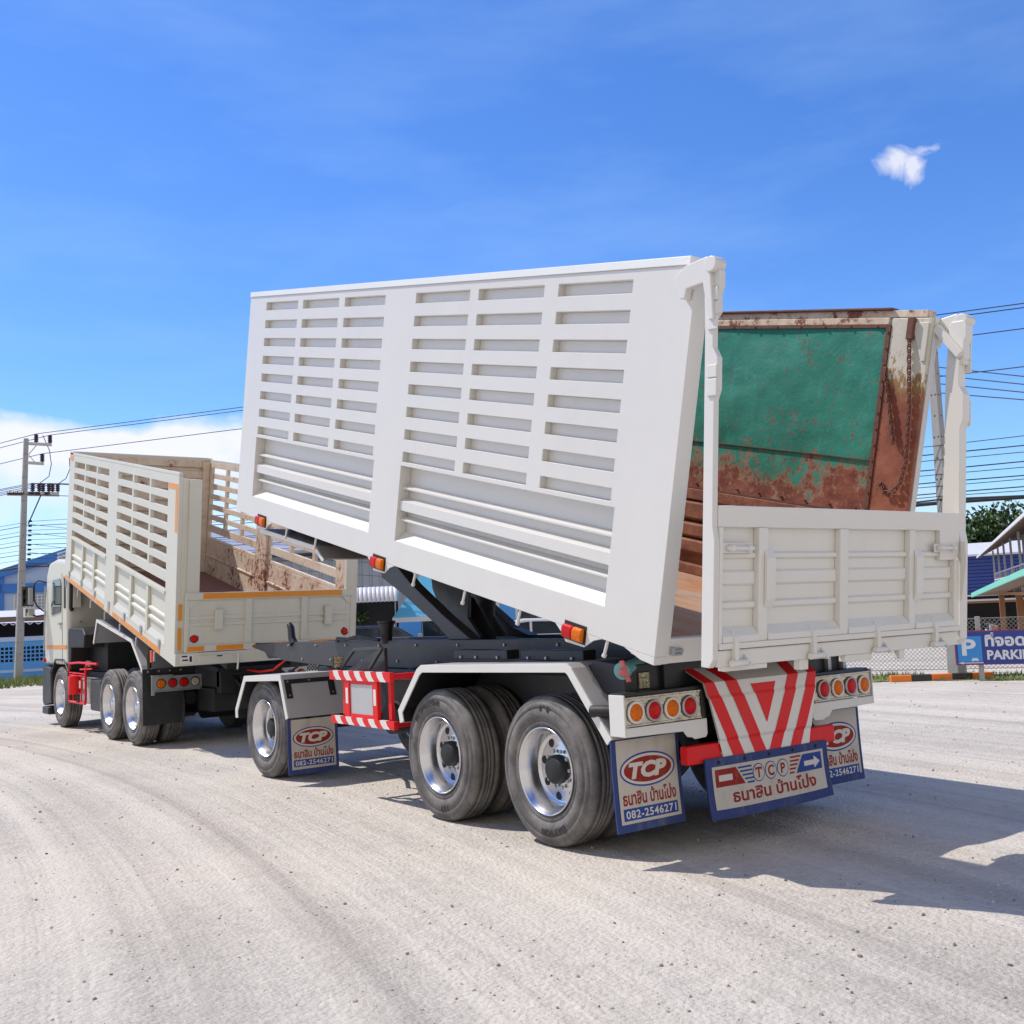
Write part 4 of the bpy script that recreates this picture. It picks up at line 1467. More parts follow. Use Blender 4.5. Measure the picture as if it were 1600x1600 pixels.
def TW(p):
    """x from the near side, u along (0 rear, 1 front), v up (0 bottom, 1 top) -> world"""
    x, u, v = p
    W = 2.52 - 0.15 * u
    X = -0.03 + x * W / 2.49
    y = (RB_[0] * (1 - u) + FB_[0] * u) * (1 - v) + (RT_[0] * (1 - u) + FT_[0] * u) * v
    z = (RB_[1] * (1 - u) + FB_[1] * u) * (1 - v) + (RT_[1] * (1 - u) + FT_[1] * u) * v
    return (X, y, z)


def thirds(a, b, m):
    w = (b - a - 2 * m) / 3
    return [(a + k * (w + m), a + k * (w + m) + w) for k in range(3)]


TC = thirds(0.572, 0.940, 0.013) + thirds(0.075, 0.485, 0.013)
TR_ = [(0.905 - 0.087 * k, 0.952 - 0.087 * k) for k in range(6)]
TSEC = [(0.572, 0.940), (0.075, 0.485)]


def tsolid(u, v):
    if any(a < v < b for a, b in TR_) and any(a < u < b for a, b in TC):
        return False
    if 0.368 < v < 0.415 and any(a < u < b for a, b in TSEC):
        return False
    if 0.050 < v < 0.345 and any(a < u < b for a, b in TSEC):
        return False
    return True


def truck_wall(near):
    D = 2.49
    X = (lambda x: x) if near else (lambda x: D - x)
    us = [0.0, 1.0] + [e for c in TC + TSEC for e in c]
    ws = [0.0, 1.0, 0.368, 0.415, 0.05, 0.345] + [e for c in TR_ for e in c]
    mb = MB('cream' if near else 'cream_in')
    mb.warp = TW
    mb.panel(us, ws, tsolid, lambda u, v, t: (X(t), u, v), 0.0, 0.055)
    for a, b in TSEC:
        mb.box(*sorted((X(0.040), X(0.050))), a + 0.0005, b - 0.0005, 0.051, 0.344)
        m = (b - a) / 3
        for k in (1, 2):
            mb.box(*sorted((X(0.004), X(0.0395))), a + m * k - 0.008, a + m * k + 0.008, 0.0505, 0.3445)
        for k in range(3):
            q0, q1 = a + m * k + (0.0085 if k else 0.0005), a + m * (k + 1) - (0.0085 if k < 2 else 0.0005)
            mb.prism([(X(0.0395), 0.108), (X(0.002), 0.072), (X(0.002), 0.0505), (X(0.0395), 0.0505)], 'y', q0, q1)
            for v0 in (0.155, 0.205):
                mb.prism([(X(0.0395), v0 + 0.026), (X(0.012), v0 + 0.018), (X(0.012), v0 + 0.004), (X(0.0395), v0 - 0.004)], 'y', q0, q1)
        mb.box(*sorted((X(-0.012), X(-0.0005))), a, b, 0.3452, 0.3665)
    if near:
        mb.box(0.0555, 0.13, 0.0, 0.055, 0.0, 0.985)
    o = mb.build('side_wall', truck, bevel=0.004)
    if near:
        cuts = [0.10, 0.185, 0.19, 0.30, 0.305, 0.42, 0.43, 0.49, 0.52, 0.54, 0.575, 0.655, 0.665, 0.745, 0.75, 0.835, 0.84, 0.93, 0.94, 0.99]
        pieces = [(a, b, 0.004, 0.036) for a, b in zip(cuts[::2], cuts[1::2])] + [(0.957, 0.998, 0.955, 0.997), (0.005, 0.070, 0.925, 0.955), (0.004, 0.020, 0.70, 0.924)]
        for a, b, c, d in pieces:
            mb = MB('orange_tape'); mb.warp = TW
            mb.box(-0.003, -0.0005, a, b, c, d)
            mb.build('reflective_tape', o)
        for k in range(7):
            u = 0.10 + 0.14 * k
            mb = MB('steel'); mb.warp = TW
            mb.box(-0.012, -0.001, u, u + 0.012, 0.037, 0.085)
            mb.build('side_latch', o)
            mb = MB('steel'); mb.warp = TW
            mb.box(-0.02, -0.004, u + 0.03, u + 0.037, -0.055, -0.002)
            mb.build('hook', o)
    return o


truck_wall(True)
truck_wall(False)
for a, b in ((0.492, 0.562), (0.02, 0.068)):          # rusty inner pillars of the far wall
    mb = MB('cream_rusty'); mb.warp = TW
    mb.box(2.39, 2.434, a, b, 0.07, 0.985)
    mb.build('inner_pillar', truck, bevel=0.004)
mb = MB('cream_patchy'); mb.warp = TW             # inside face of the low sides
for a, b in TSEC:
    mb.box(2.425, 2.438, a, b, 0.055, 0.205)
    mb.box(2.425, 2.438, a, b, 0.222, 0.340)
mb.mat('cream_rusty')
for a, b in TSEC:
    mb.prism([(2.438, 0.222), (2.405, 0.217), (2.405, 0.209), (2.438, 0.205)], 'y', a, b)
mb.build('lining', truck)
mb = MB('cream'); mb.warp = TW
mb.box(0.056, 2.434, 0.975, 0.985, 0.06, 1.03)
mb.mat('cream_in')
for k in range(10):
    v = 0.09 + 0.094 * k
    mb.prism([(0.975, v), (0.966, v + 0.012), (0.966, v + 0.068), (0.975, v + 0.080)], 'x', 0.15, 2.33)
for x in (0.06, 2.31):
    mb.box(x, x + 0.12, 0.955, 0.9655, 0.06, 1.0)
mb.mat('cream')
mb.box(0.0, 2.49, 0.966, 1.0, 1.003, 1.028)
mb.build('front_wall', truck, bevel=0.004)
mb = MB('truck_floor'); mb.warp = TW
mb.box(0.056, 2.434, 0.008, 0.974, 0.035, 0.062)
mb.build('floor', truck)
for a, b in ((0.0, 0.05), (2.44, 2.49)):
    mb = MB('cream'); mb.warp = TW
    mb.box(a, b, 0.0, 1.0, 1.0005, 1.018)
    mb.build('top_rail', truck, bevel=0.006)
mb = MB('black'); mb.warp = TW
for x in (0.75, 1.65):
    mb.box(x, x + 0.12, 0.03, 0.96, -0.055, 0.034)
for k in range(9):
    mb.box(0.06, 2.42, 0.06 + 0.105 * k, 0.075 + 0.105 * k, -0.005, 0.0345)
mb.build('box_underframe', truck)
for q in ([(0.1305, -0.006), (0.285, -0.006), (0.285, 0.004), (0.1305, 0.012)], [(2.34, -0.006), (2.495, -0.010), (2.495, 0.0), (2.34, 0.004)]):
    mb = MB('cream'); mb.warp = TW              # rear corner posts with flared flanges
    mb.prism(q, 'z', 0.05, 0.985)
    mb.build('rear_post', truck)


def TP(p):
    """rear face: x, n (out to the rear, metres), v"""
    q = TW((p[0], 0.0, p[2]))
    return (q[0], q[1] - p[1], q[2])


mb = MB('cream'); mb.warp = TP
mb.box(0.11, 2.46, 0.012, 0.030, 0.075, 0.385)
mb.box(0.11, 2.46, 0.0305, 0.055, 0.345, 0.384)
mb.box(0.11, 2.46, 0.0305, 0.050, 0.070, 0.105)
mb.box(0.11, 0.16, 0.0305, 0.052, 0.1055, 0.3445)
mb.box(2.41, 2.46, 0.0305, 0.052, 0.1055, 0.3445)
for x in (0.90, 1.68):
    mb.box(x, x + 0.085, 0.0305, 0.060, 0.1055, 0.3445)
mb.prism([(0.0305, 0.205), (0.042, 0.208), (0.042, 0.222), (0.0305, 0.225)], 'x', 0.161, 2.409)
mb.prism([(0.0305, 0.238), (0.042, 0.241), (0.042, 0.258), (0.0305, 0.262)], 'x', 0.161, 2.409)
for x in (0.49, 2.02):
    mb.box(x, x + 0.10, 0.043, 0.085, 0.185, 0.292)
mb.prism([(0.161, 0.3445), (0.30, 0.3445), (0.161, 0.29)], 'y', 0.031, 0.045)
mb.prism([(2.409, 0.3445), (2.27, 0.3445), (2.409, 0.29)], 'y', 0.031, 0.045)
tg = mb.build('tailgate', truck, bevel=0.004)
for q in ((0.33, 2.27, 0.0552, 0.058, 0.350, 0.380), (0.145, 0.36, 0.0502, 0.053, 0.074, 0.100), (0.52, 0.88, 0.0502, 0.053, 0.074, 0.100), (1.02, 1.62, 0.0502, 0.053, 0.074, 0.100), (1.80, 2.35, 0.0502, 0.053, 0.074, 0.100)):
    mb = MB('orange_tape'); mb.warp = TP
    mb.box(*q)
    mb.build('reflective_tape', tg)
for x in (0.235, 2.34):
    c = Vector(TP((x, 0.0305, 0.142)))
    mb = MB('grime')
    mb.cyl(c, c - Vector((0, 0.008, 0)), 0.056, n=20)
    mb.mat('lens_red')
    mb.cyl(c - Vector((0, 0.008, 0)), c - Vector((0, 0.022, 0)), 0.048, 0.036, 20)
    o = mb.build('reflector', tg)
mb = MB('cream'); mb.warp = TP
mb.box(-0.0, 2.49, 0.0, 0.045, 0.0, 0.066)
mb.box(0.30, 0.75, 0.0455, 0.058, 0.004, 0.050)
mb.box(1.75, 2.2, 0.0455, 0.058, 0.004, 0.050)
sl = mb.build('rear_sill', truck, bevel=0.004)
for x in (0.035, 2.452):
    for c, d in ((0.085, 0.20), (0.24, 0.325)):
        mb = MB('orange_tape'); mb.warp = TP
        mb.box(x, x + 0.045, 0.006, 0.010, c, d)
        mb.build('reflective_tape', sl)
mb = MB('stripe_white'); mb.warp = TP
mb.box(0.06, 0.23, 0.0455, 0.047, 0.010, 0.058)
mb.mat('grime')
mb.box(0.08, 0.15, 0.0472, 0.048, 0.046, 0.054); mb.box(0.18, 0.21, 0.0472, 0.048, 0.020, 0.050); mb.box(0.09, 0.16, 0.0472, 0.048, 0.026, 0.034)
mb.box(0.53, 0.60, 0.0585, 0.060, 0.040, 0.047)
mb.mat('cream')
mb.bar((0.82, 0.06, 0.045), (0.80, 0.075, -0.035), 0.02, 0.014)
mb.build('gate_catch', sl)
mb = MB('rust_iron')
mb.mat('steel')
for k in range(8):
    c = Vector((0.20 + 0.045 * k, 7.49 - 0.002 * k, 2.055 - 0.030 * math.sin(k / 7 * 2.2) - 0.002 * k))
    ring = [c + Vector((math.cos(a) * 0.032, (math.sin(a) * 0.014 if k % 2 else 0), (0 if k % 2 else math.sin(a) * 0.016))) for a in [2 * math.pi * j / 10 for j in range(10)]]
    mb.tube(ring, 0.007, 6, closed=True)
mb.build('chain', truck)

# chassis, axles and running gear, with black boxes added to darken the underside
mb = MB('grime')
for x in (0.78, 1.58):
    mb.box(x, x + 0.09, 8.15, 14.2, 0.78, 1.02)
mb.box(0.78, 1.67, 8.1, 8.25, 0.70, 1.04)
mb.prism([(8.0, 1.05), (8.6, 1.12), (9.6, 1.30), (9.6, 1.03), (8.0, 1.0)], 'x', 0.70, 1.75)
for y in (9.44, 10.62):
    mb.cyl((1.0, y, 0.52), (1.45, y, 0.52), 0.24, n=20)
    mb.cyl((1.23, y - 0.3, 0.55), (1.23, y + 0.3, 0.55), 0.16, n=16)
    for x in (0.70, 1.74):
        mb.cyl((x, y - 0.38, 0.62), (x, y - 0.15, 0.64), 0.10, n=14)
for x in (0.80, 1.62):
    mb.bar((x, 9.2, 0.70), (x, 10.9, 0.70), 0.10, 0.14)
mb.cyl((1.23, 9.7, 0.62), (1.23, 12.8, 0.72), 0.07, n=12)
mb.box(0.25, 2.2, 11.25, 12.9, 0.62, 0.95)
mb.box(0.35, 2.1, 11.9, 13.1, 0.95, 1.62)
mb.cyl((0.6, 12.6, 1.55), (0.6, 12.9, 1.62), 0.12, n=14)
mb.tube([(0.95, 8.15, 0.95), (1.0, 7.95, 0.80), (1.1, 7.8, 0.85), (1.2, 7.6, 0.92)], 0.022, 8)
mb.tube([(1.5, 8.15, 0.95), (1.45, 7.9, 0.70), (1.35, 7.8, 0.75), (1.3, 7.5, 0.90)], 0.022, 8)
mb.box(1.02, 1.42, 8.0, 8.12, 0.68, 0.92)
mb.box(0.75, 1.70, 8.28, 8.9, 0.45, 0.76)
mb.box(0.85, 1.9, 11.0, 13.3, 0.40, 0.62)
mb.build('chassis', truck, bevel=0.006)
mb = MB('steel')
mb.cyl((0.42, 12.45, 1.48), (0.42, 12.45, 1.62), 0.07, n=14)
mb.cyl((0.30, 12.80, 1.02), (0.30, 12.80, 1.12), 0.06, n=14)
mb.cyl((0.22, 13.02, 1.78), (0.22, 12.98, 1.78), 0.022, n=10)
mb.build('engine_filter', truck)
mb = MB('cream')
mb.prism([(9.30, 1.85), (9.10, 1.35), (9.28, 1.30)], 'x', 0.35, 0.40)
mb.mat('grime')
mb.cyl((1.23, 12.2, 1.45), (1.23, 10.6, 2.0), 0.11, n=18)
mb.build('tipping_ram', truck)

for y, yy in ((9.44, 0), (10.62, 1)):
    make_wheel(truck, 0.0, y, 1, (), 'front')
    make_wheel(truck, 0.60, y, -1, (), 'front')
    make_wheel(truck, 2 * XC - 0.03, y, -1, (), 'front')
    make_wheel(truck, 2 * XC - 0.63, y, 1, (), 'front')
make_wheel(truck, 0.02, 13.62, 1, (), 'front')
make_wheel(truck, 2 * XC - 0.05, 13.62, -1, (), 'front')

# rear mudguard plate, black flap and lamps
mb = MB('grey')
mb.strip([(8.97, 1.03), (9.03, 1.10), (9.46, 1.455), (11.22, 1.775), (11.42, 1.42)], 'x', 0.0125, 0.66, 0.012)
mb.mat('stripe_white')
mb.strip([(8.97, 1.03), (9.03, 1.10), (9.46, 1.455), (11.22, 1.775), (11.42, 1.42)], 'x', 0.0, 0.012, 0.016, -0.030)
mb.build('mudguard', truck, bevel=0.003)
mb = MB('grey')
mb.strip([(8.97, 1.03), (9.03, 1.10), (9.46, 1.455), (11.22, 1.775), (11.42, 1.42)], 'x', 1.75, 2.40, 0.012)
mb.build('mudguard', truck)
mb = MB('black')
mb.box(-0.02, 0.70, 8.88, 8.90, 0.74, 1.06)
mb.prism([(-0.02, 0.30), (0.52, 0.30), (0.52, 0.7395), (-0.02, 0.7395)], 'y', 8.882, 8.898)
mf = mb.build('mud_flap', truck)
mb = MB('black')
mb.box(1.70, 2.42, 8.88, 8.90, 0.30, 1.06)
mb.build('mud_flap', truck)
mb = MB('steel')
for x in (0.05, 0.20, 0.35, 0.50):
    mb.cyl((x, 8.8795, 1.025), (x, 8.868, 1.025), 0.014, n=8)
mb.build('bolt', mf)
for x0, order in ((0.12, ('lens_amber', 'lens_red', 'lens_red', 'lens_clear')), (1.72, ('lens_clear', 'lens_red', 'lens_red', 'lens_amber'))):
    mb = MB('steel')
    mb.box(x0, x0 + 0.66, 8.81, 8.879, 0.745, 0.955)
    mb.box(x0 - 0.04, x0 + 0.25, 8.79, 8.879, 0.9555, 0.972)
    mb.box(x0 - 0.045, x0 - 0.0005, 8.805, 8.83, 0.70, 0.955)
    mb.box(x0, x0 + 0.66, 8.785, 8.8095, 0.745, 0.760)
    lp = mb.build('light_box', truck, bevel=0.004)
    for k, mm in enumerate(order):
        x = x0 + 0.09 + 0.158 * k
        mb = MB('grime')
        mb.cyl((x, 8.8098, 0.855), (x, 8.800, 0.855), 0.066, n=24)
        mb.mat(mm)
        mb.cyl((x, 8.7998, 0.855), (x, 8.782, 0.855), 0.057, 0.045, 24)
        o = mb.build('lamp', lp)
        o['label'] = {'lens_amber': 'round amber rear lamp', 'lens_red': 'round red rear lamp', 'lens_clear': 'round clear reversing lamp'}[mm]
mb = MB('grime')
mb.box(0.0, 0.008, 8.42, 8.55, 1.14, 1.34)
ml = mb.build('marker_lamp', truck)
for nm, a, b in (('lens_red', 8.43, 8.48), ('lens_amber', 8.485, 8.54)):
    mb = MB(nm); mb.box(-0.025, -0.0005, a, b, 1.16, 1.32); mb.build('red_lens' if 'red' in nm else 'amber_lens', ml, bevel=0.006)
mb = MB('grime')
mb.tube([(0.02, 8.62, 1.40), (0.0, 8.66, 1.2), (0.02, 8.70, 1.08)], 0.03, 8)
mb.build('rubber_stop', truck)

# fuel tank, battery box and the red tubular guard
mb = MB('black')
mb.box(0.06, 0.62, 11.22, 11.86, 0.36, 0.86)
mb.build('fuel_tank', truck, bevel=0.04, seg=3)
mb = MB('silver')
mb.box(0.08, 0.5, 11.95, 12.55, 0.45, 0.86)
mb.cyl((0.10, 12.25, 0.62), (0.5, 12.25, 0.62), 0.13, n=18)
mb.build('battery_box', truck, bevel=0.02)
mb = MB('red')
for y0, y1 in ((12.05, 12.42), (12.62, 13.0)):
    pass
loop = [(0.03, 12.03, 0.46), (0.03, 12.99, 0.46), (0.03, 13.03, 0.52), (0.03, 13.03, 1.00), (0.03, 12.97, 1.09), (0.03, 12.40, 1.11), (0.03, 11.3, 1.10)]
mb.tube(loop, 0.020, 10)
loop = [(0.03, 12.03, 0.46), (0.03, 11.99, 0.52), (0.03, 11.99, 0.98), (0.03, 11.93, 1.08), (0.03, 11.6, 1.10)]
mb.tube(loop, 0.020, 10)
for z in (0.93, 0.89):
    mb.cyl((0.03, 12.0, z), (0.03, 13.02, z + 0.01), 0.012, n=8)
for y in (12.25, 12.75):
    mb.cyl((0.03, y, 0.46), (0.03, y, 0.95), 0.012, n=8)
mb.cyl((0.03, 12.25, 0.62), (0.03, 12.75, 0.62), 0.012, n=8)
mb.tube([(0.03, 11.6, 1.02), (0.03, 12.3, 1.0), (0.4, 12.6, 1.0)], 0.014, 8)
rg = mb.build('side_guard', truck)
mb = MB('red')
mb.cyl((-0.01, 12.5, 0.60), (-0.01, 12.5, 0.90), 0.10, n=20)
mb.build('fire_extinguisher', rg, bevel=0.01)
mb = MB('stripe_white')
for y in (12.03, 12.30, 12.72, 12.96):
    mb.cyl((0.03, y, 0.70), (0.03, y, 0.82), 0.023, n=10)
mb.build('reflective_sleeve', rg)

# cab
CY0, CY1 = 13.10, 14.72
def cabshape(mb, x0, x1):
    prof = [(CY0, 1.06), (CY0, 2.70), (CY0 + 0.10, 2.84), (CY0 + 0.8, 2.90), (CY1 - 0.35, 2.86), (CY1 - 0.16, 2.66), (CY1, 1.92), (CY1 + 0.02, 1.06)]
    mb.prism(prof, 'x', x0, x1)
mb = MB('cream')
cabshape(mb, 0.02, 2.40)
cab = mb.build('cab', truck, bevel=0.07, seg=4)
mb = MB('glass')
mb.prism([(13.52, 1.96), (13.48, 2.10), (13.48, 2.46), (13.56, 2.54), (14.02, 2.54), (14.10, 2.46), (14.20, 1.98), (14.14, 1.92)], 'x', 0.008, 0.0195)
mb.build('side_window', cab, bevel=0.003)
mb = MB('grime')
mb.prism([(13.18, 2.02), (13.18, 2.56), (13.30, 2.56), (13.30, 2.02)], 'x', 0.012, 0.0195)
mb.tube([(0.07, 13.0, 2.62), (0.07, 13.02, 2.2), (0.07, 13.04, 2.02), (0.09, 13.07, 1.98)], 0.035, 10)
mb.mat('cream')
mb.box(0.09, 0.22, 12.98, 13.095, 2.02, 2.60)
mb.build('air_intake', cab, bevel=0.01)
mb = MB('glass')
mb.prism([(0.2, CY1 + 0.002), (2.2, CY1 + 0.002), (2.2, CY1 + 0.01), (0.2, CY1 + 0.01)], 'z', 1.98, 2.0)
mb.add([(0.15, CY1 + 0.006, 1.97), (2.27, CY1 + 0.006, 1.97), (2.22, CY1 - 0.135, 2.62), (0.2, CY1 - 0.135, 2.62)], [(0, 1, 2, 3)])
mb.build('windscreen', cab, fix=False)
mb = MB('grime')
mb.prism([(13.42, 1.10), (13.42, 2.62), (13.435, 2.62), (13.435, 1.10)], 'x', 0.0165, 0.0198)
mb.mat('steel')
mb.box(-0.01, 0.0185, 13.48, 13.62, 1.74, 1.78)
mb.cyl((-0.012, 14.60, 1.3), (-0.012, 14.52, 2.45), 0.014, n=8)
mb.build('door_handle', cab)
mb = MB('orange_tape')
mb.box(0.0155, 0.0195, 13.14, 14.55, 1.33, 1.395)
mb.build('reflective_tape', cab)
mb = MB('steel')
for z in (2.95, 3.02):
    mb.tube([(0.2, 13.2, z), (0.15, 13.5, z), (0.15, 14.3, z), (0.3, 14.45, z), (2.1, 14.45, z), (2.25, 14.3, z), (2.25, 13.2, z)], 0.014, 8)
for p in ((0.15, 13.5), (0.15, 14.2), (2.25, 13.5), (2.25, 14.2)):
    mb.cyl((p[0], p[1], 2.82), (p[0], p[1], 3.02), 0.012, n=8)
mb.mat('stripe_white')
mb.box(0.25, 0.75, 13.25, 13.55, 2.90, 3.0)
mb.build('roof_rack', cab)
mb = MB('grime')
mb.prism([(12.05, 1.55), (12.2, 1.66), (13.05, 1.68), (13.095, 1.60), (13.095, 0.98), (12.95, 0.98), (12.9, 1.35), (12.1, 1.35)], 'x', 0.03, 0.75)
mb.build('engine_cover', truck, bevel=0.02)
for x in (0.005, 2.03):
    mb = MB('black')
    mb.strip([(12.98, 0.62), (13.05, 0.95), (13.30, 1.13), (13.90, 1.13), (14.15, 0.92)], 'x', x, x + 0.40, 0.03)
    mb.build('front_mudguard', truck, bevel=0.006)
mb = MB('black')
mb.prism([(14.16, 0.38), (14.20, 0.98), (14.70, 1.05), (14.80, 0.98), (14.82, 0.40), (14.74, 0.32)], 'x', 0.0, 2.42)
mb.box(-0.03, 0.20, 14.25, 14.70, 0.18, 0.315)
bp_ = mb.build('bumper', truck, bevel=0.03, seg=3)
mb = MB('lens_red')
mb.box(-0.012, 0.015, 14.62, 14.72, 1.09, 1.17)
mb.build('side_repeater', cab, bevel=0.006)
# mirrors on their brackets
mb = MB('grime')
mb.tube([(0.03, 14.58, 2.52), (-0.10, 14.66, 2.56), (-0.16, 14.68, 2.50), (-0.16, 14.68, 2.20), (-0.10, 14.66, 2.08), (0.02, 14.60, 1.98)], 0.014, 8)
mb.tube([(-0.16, 14.68, 2.28), (-0.24, 14.70, 2.28)], 0.012, 8)
mb.tube([(0.02, 14.62, 1.94), (-0.12, 14.68, 1.92), (-0.2, 14.70, 1.95)], 0.016, 8)
mb.box(-0.36, -0.17, 14.68, 14.76, 2.11, 2.46)
mb.mat('stripe_white')
mb.box(-0.325, -0.145, 14.69, 14.76, 1.91, 2.085)
mr = mb.build('mirror', cab, bevel=0.02, seg=3)
mb = MB('mirror')
mb.box(-0.345, -0.185, 14.672, 14.6795, 2.13, 2.44)
mb.box(-0.305, -0.165, 14.682, 14.6895, 1.935, 2.06)
mb.build('mirror_glass', mr)

# ------------------------------------------------------------------ surroundings
M['blue_wall'] = paint('bright blue wall paint', (0.085, 0.33, 0.74), 0.7, 0.06, 1, 0.1, dirt=0.06)
M['pale_blue'] = paint('pale blue wall paint', (0.40, 0.53, 0.76), 0.7, 0.05, 1, 0.1, dirt=0.05)
M['deep_blue'] = paint('deep blue trim paint', (0.045, 0.20, 0.62), 0.6, 0.06, 1, 0.1)
M['white_wall'] = paint('white wall paint', (0.66, 0.66, 0.66), 0.7, 0.05, 1, 0.1, dirt=0.1)
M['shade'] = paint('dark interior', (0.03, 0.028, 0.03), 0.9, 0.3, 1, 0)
M['tin'] = paint('grey corrugated tin', (0.34, 0.37, 0.44), 0.5, 0.08, 1, 0.1, metal=0.3, dirt=0.15)
M['tin_white'] = paint('white corrugated tin', (0.62, 0.62, 0.66), 0.5, 0.08, 1, 0.1, dirt=0.1)
M['navy'] = paint('navy blue sheet wall', (0.028, 0.055, 0.24), 0.55, 0.15, 1.5, 0.1, dirt=0.1)
M['tent'] = paint('sky blue canvas', (0.10, 0.42, 0.66), 0.7, 0.06, 2, 0.2)
M['mint'] = paint('mint green fascia paint', (0.20, 0.62, 0.46), 0.5, 0.06, 2, 0.1)
M['brown'] = paint('brown roof boards', (0.20, 0.13, 0.10), 0.7, 0.2, 2, 0.1)
M['house'] = paint('grey green house wall', (0.26, 0.28, 0.24), 0.8, 0.1, 1, 0.1, dirt=0.2)
M['ochre'] = paint('ochre pillar paint', (0.36, 0.17, 0.075), 0.8, 0.15, 1, 0.1)
M['sign_blue'] = paint('dark blue sign vinyl', (0.022, 0.045, 0.26), 0.35, 0.08, 2, 0.05)
M['sign_light'] = paint('light blue sign vinyl', (0.035, 0.25, 0.62), 0.35, 0.05, 2, 0.05)
M['sign_white'] = paint('white sign vinyl', (0.66, 0.68, 0.72), 0.35, 0.05, 2, 0.05)
M['sign_red'] = paint('dark red sign edge', (0.30, 0.04, 0.07), 0.4, 0.1, 2, 0.05)
M['kerb_orange'] = paint('orange kerb paint', (0.75, 0.19, 0.02), 0.6, 0.12, 5, 0.2, dirt=0.12)
M['kerb_black'] = paint('black kerb paint', (0.025, 0.024, 0.025), 0.6, 0.2, 5, 0.2, dirt=0.2)
M['bark'] = paint('brown bark', (0.10, 0.07, 0.05), 0.9, 0.3, 6, 0.4)
M['car_dark'] = paint('dark blue car paint', (0.018, 0.020, 0.035), 0.2, 0.05, 1, 0, coat=0.6)
M['car_white'] = paint('white car paint', (0.62, 0.63, 0.64), 0.25, 0.03, 1, 0, coat=0.5)


def leaf_mat(name, a, b):
    m, N, L, bs = newmat(name)
    g = NT(m)
    L.new(g.mix(g.ramp(g.noise(1.1, 3, 0.6), 0.3, 0.7), a, b), bs.inputs['Base Color'])
    bs.inputs['Roughness'].default_value = 0.6
    return m


M['leaf'] = leaf_mat('dark green leaves', (0.022, 0.055, 0.014), (0.075, 0.135, 0.035))
M['leaf2'] = leaf_mat('mid green leaves', (0.035, 0.075, 0.018), (0.09, 0.14, 0.035))
M['grass'] = leaf_mat('short dry grass', (0.11, 0.17, 0.035), (0.24, 0.27, 0.085))


def frame(o, d, up=(0, 0, 1)):
    """matrix with local x along d, local y away to its left, z up, origin o"""
    x = Vector((d[0], d[1], 0)).normalized(); z = Vector(up); y = z.cross(x)
    return Matrix(((x.x, y.x, z.x, o[0]), (x.y, y.y, z.y, o[1]), (x.z, y.z, z.z, o[2]), (0, 0, 0, 1)))


# ---- blue perimeter wall on the left, with pierced blocks
W0, WD = Vector((-6.0, 38.95)), Vector((0.9655, -0.2604))
WM = frame((W0.x, W0.y, 0), WD)
wall = empty('perimeter_wall', (W0.x + 10, W0.y - 2.7, 0))
tag(wall, 'blue garden wall with pierced block bands at the left edge', 'wall')
mb = MB('blue_wall')
holes_u, holes_v = [], [(0.62 + 0.145 * k, 0.62 + 0.145 * k + 0.10) for k in range(4)]
secs = [(0.35 + 3.05 * k, 0.35 + 3.05 * k + 2.5) for k in range(7)]
us = [0.0, 21.6]
for a, b in secs:
    n = int((b - a - 0.3) / 0.145)
    for i in range(n):
        u0 = a + 0.15 + 0.145 * i
        holes_u.append((u0, u0 + 0.105))
us += [e for h in holes_u for e in h]
ws = [-0.1, 0.24] + [e for h in holes_v for e in h] + [1.36]
mb.panel(us, ws, lambda u, v: not (any(a < u < b for a, b in holes_u) and any(a < v < b for a, b in holes_v)), lambda u, w, t: (u, t, w), 0.0, 0.10)
mb.build('wall_panel', wall, WM)
mb = MB('pale_blue')
mb.box(0, 21.6, -0.04, 0.14, 1.3605, 1.52)
mb.box(0, 21.6, -0.012, -0.0005, 0.24, 0.34)
for a, b in secs:
    mb.box(b + 0.12, b + 0.42, -0.05, 0.15, -0.1, 1.62)
mb.build('wall_pillar', wall, WM)

# ---- carport roof behind that wall
cp = empty('carport', (4, 41.5, 0))
tag(cp, 'dark open carport with striped tin roof behind the blue wall', 'carport')
CM = frame((-6.5, 42.2, 0), WD)
mb = MB('tin_white')
for k in range(54):
    u = 0.3 * k
    mb.prism([(u, 2.02), (u + 0.10, 1.96), (u + 0.20, 2.02), (u + 0.20, 2.06), (u + 0.10, 2.0), (u, 2.06)], 'y', -0.4, -0.36)
mb.add([(0, -0.4, 2.06), (16.2, -0.4, 2.06), (16.2, 3.4, 2.62), (0, 3.4, 2.62)], [(0, 1, 2, 3)])
mb.build('roof', cp, CM)
mb = MB('brown')
mb.box(0, 16.2, -0.42, -0.38, 2.10, 2.30)
for u in (1.0, 5.1, 9.2, 13.3):
    mb.box(u, u + 0.12, 0.0, 0.12, -0.1, 2.1)
mb.build('post', cp, CM)
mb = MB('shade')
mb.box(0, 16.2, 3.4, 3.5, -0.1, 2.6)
mb.build('back_wall', cp, CM)

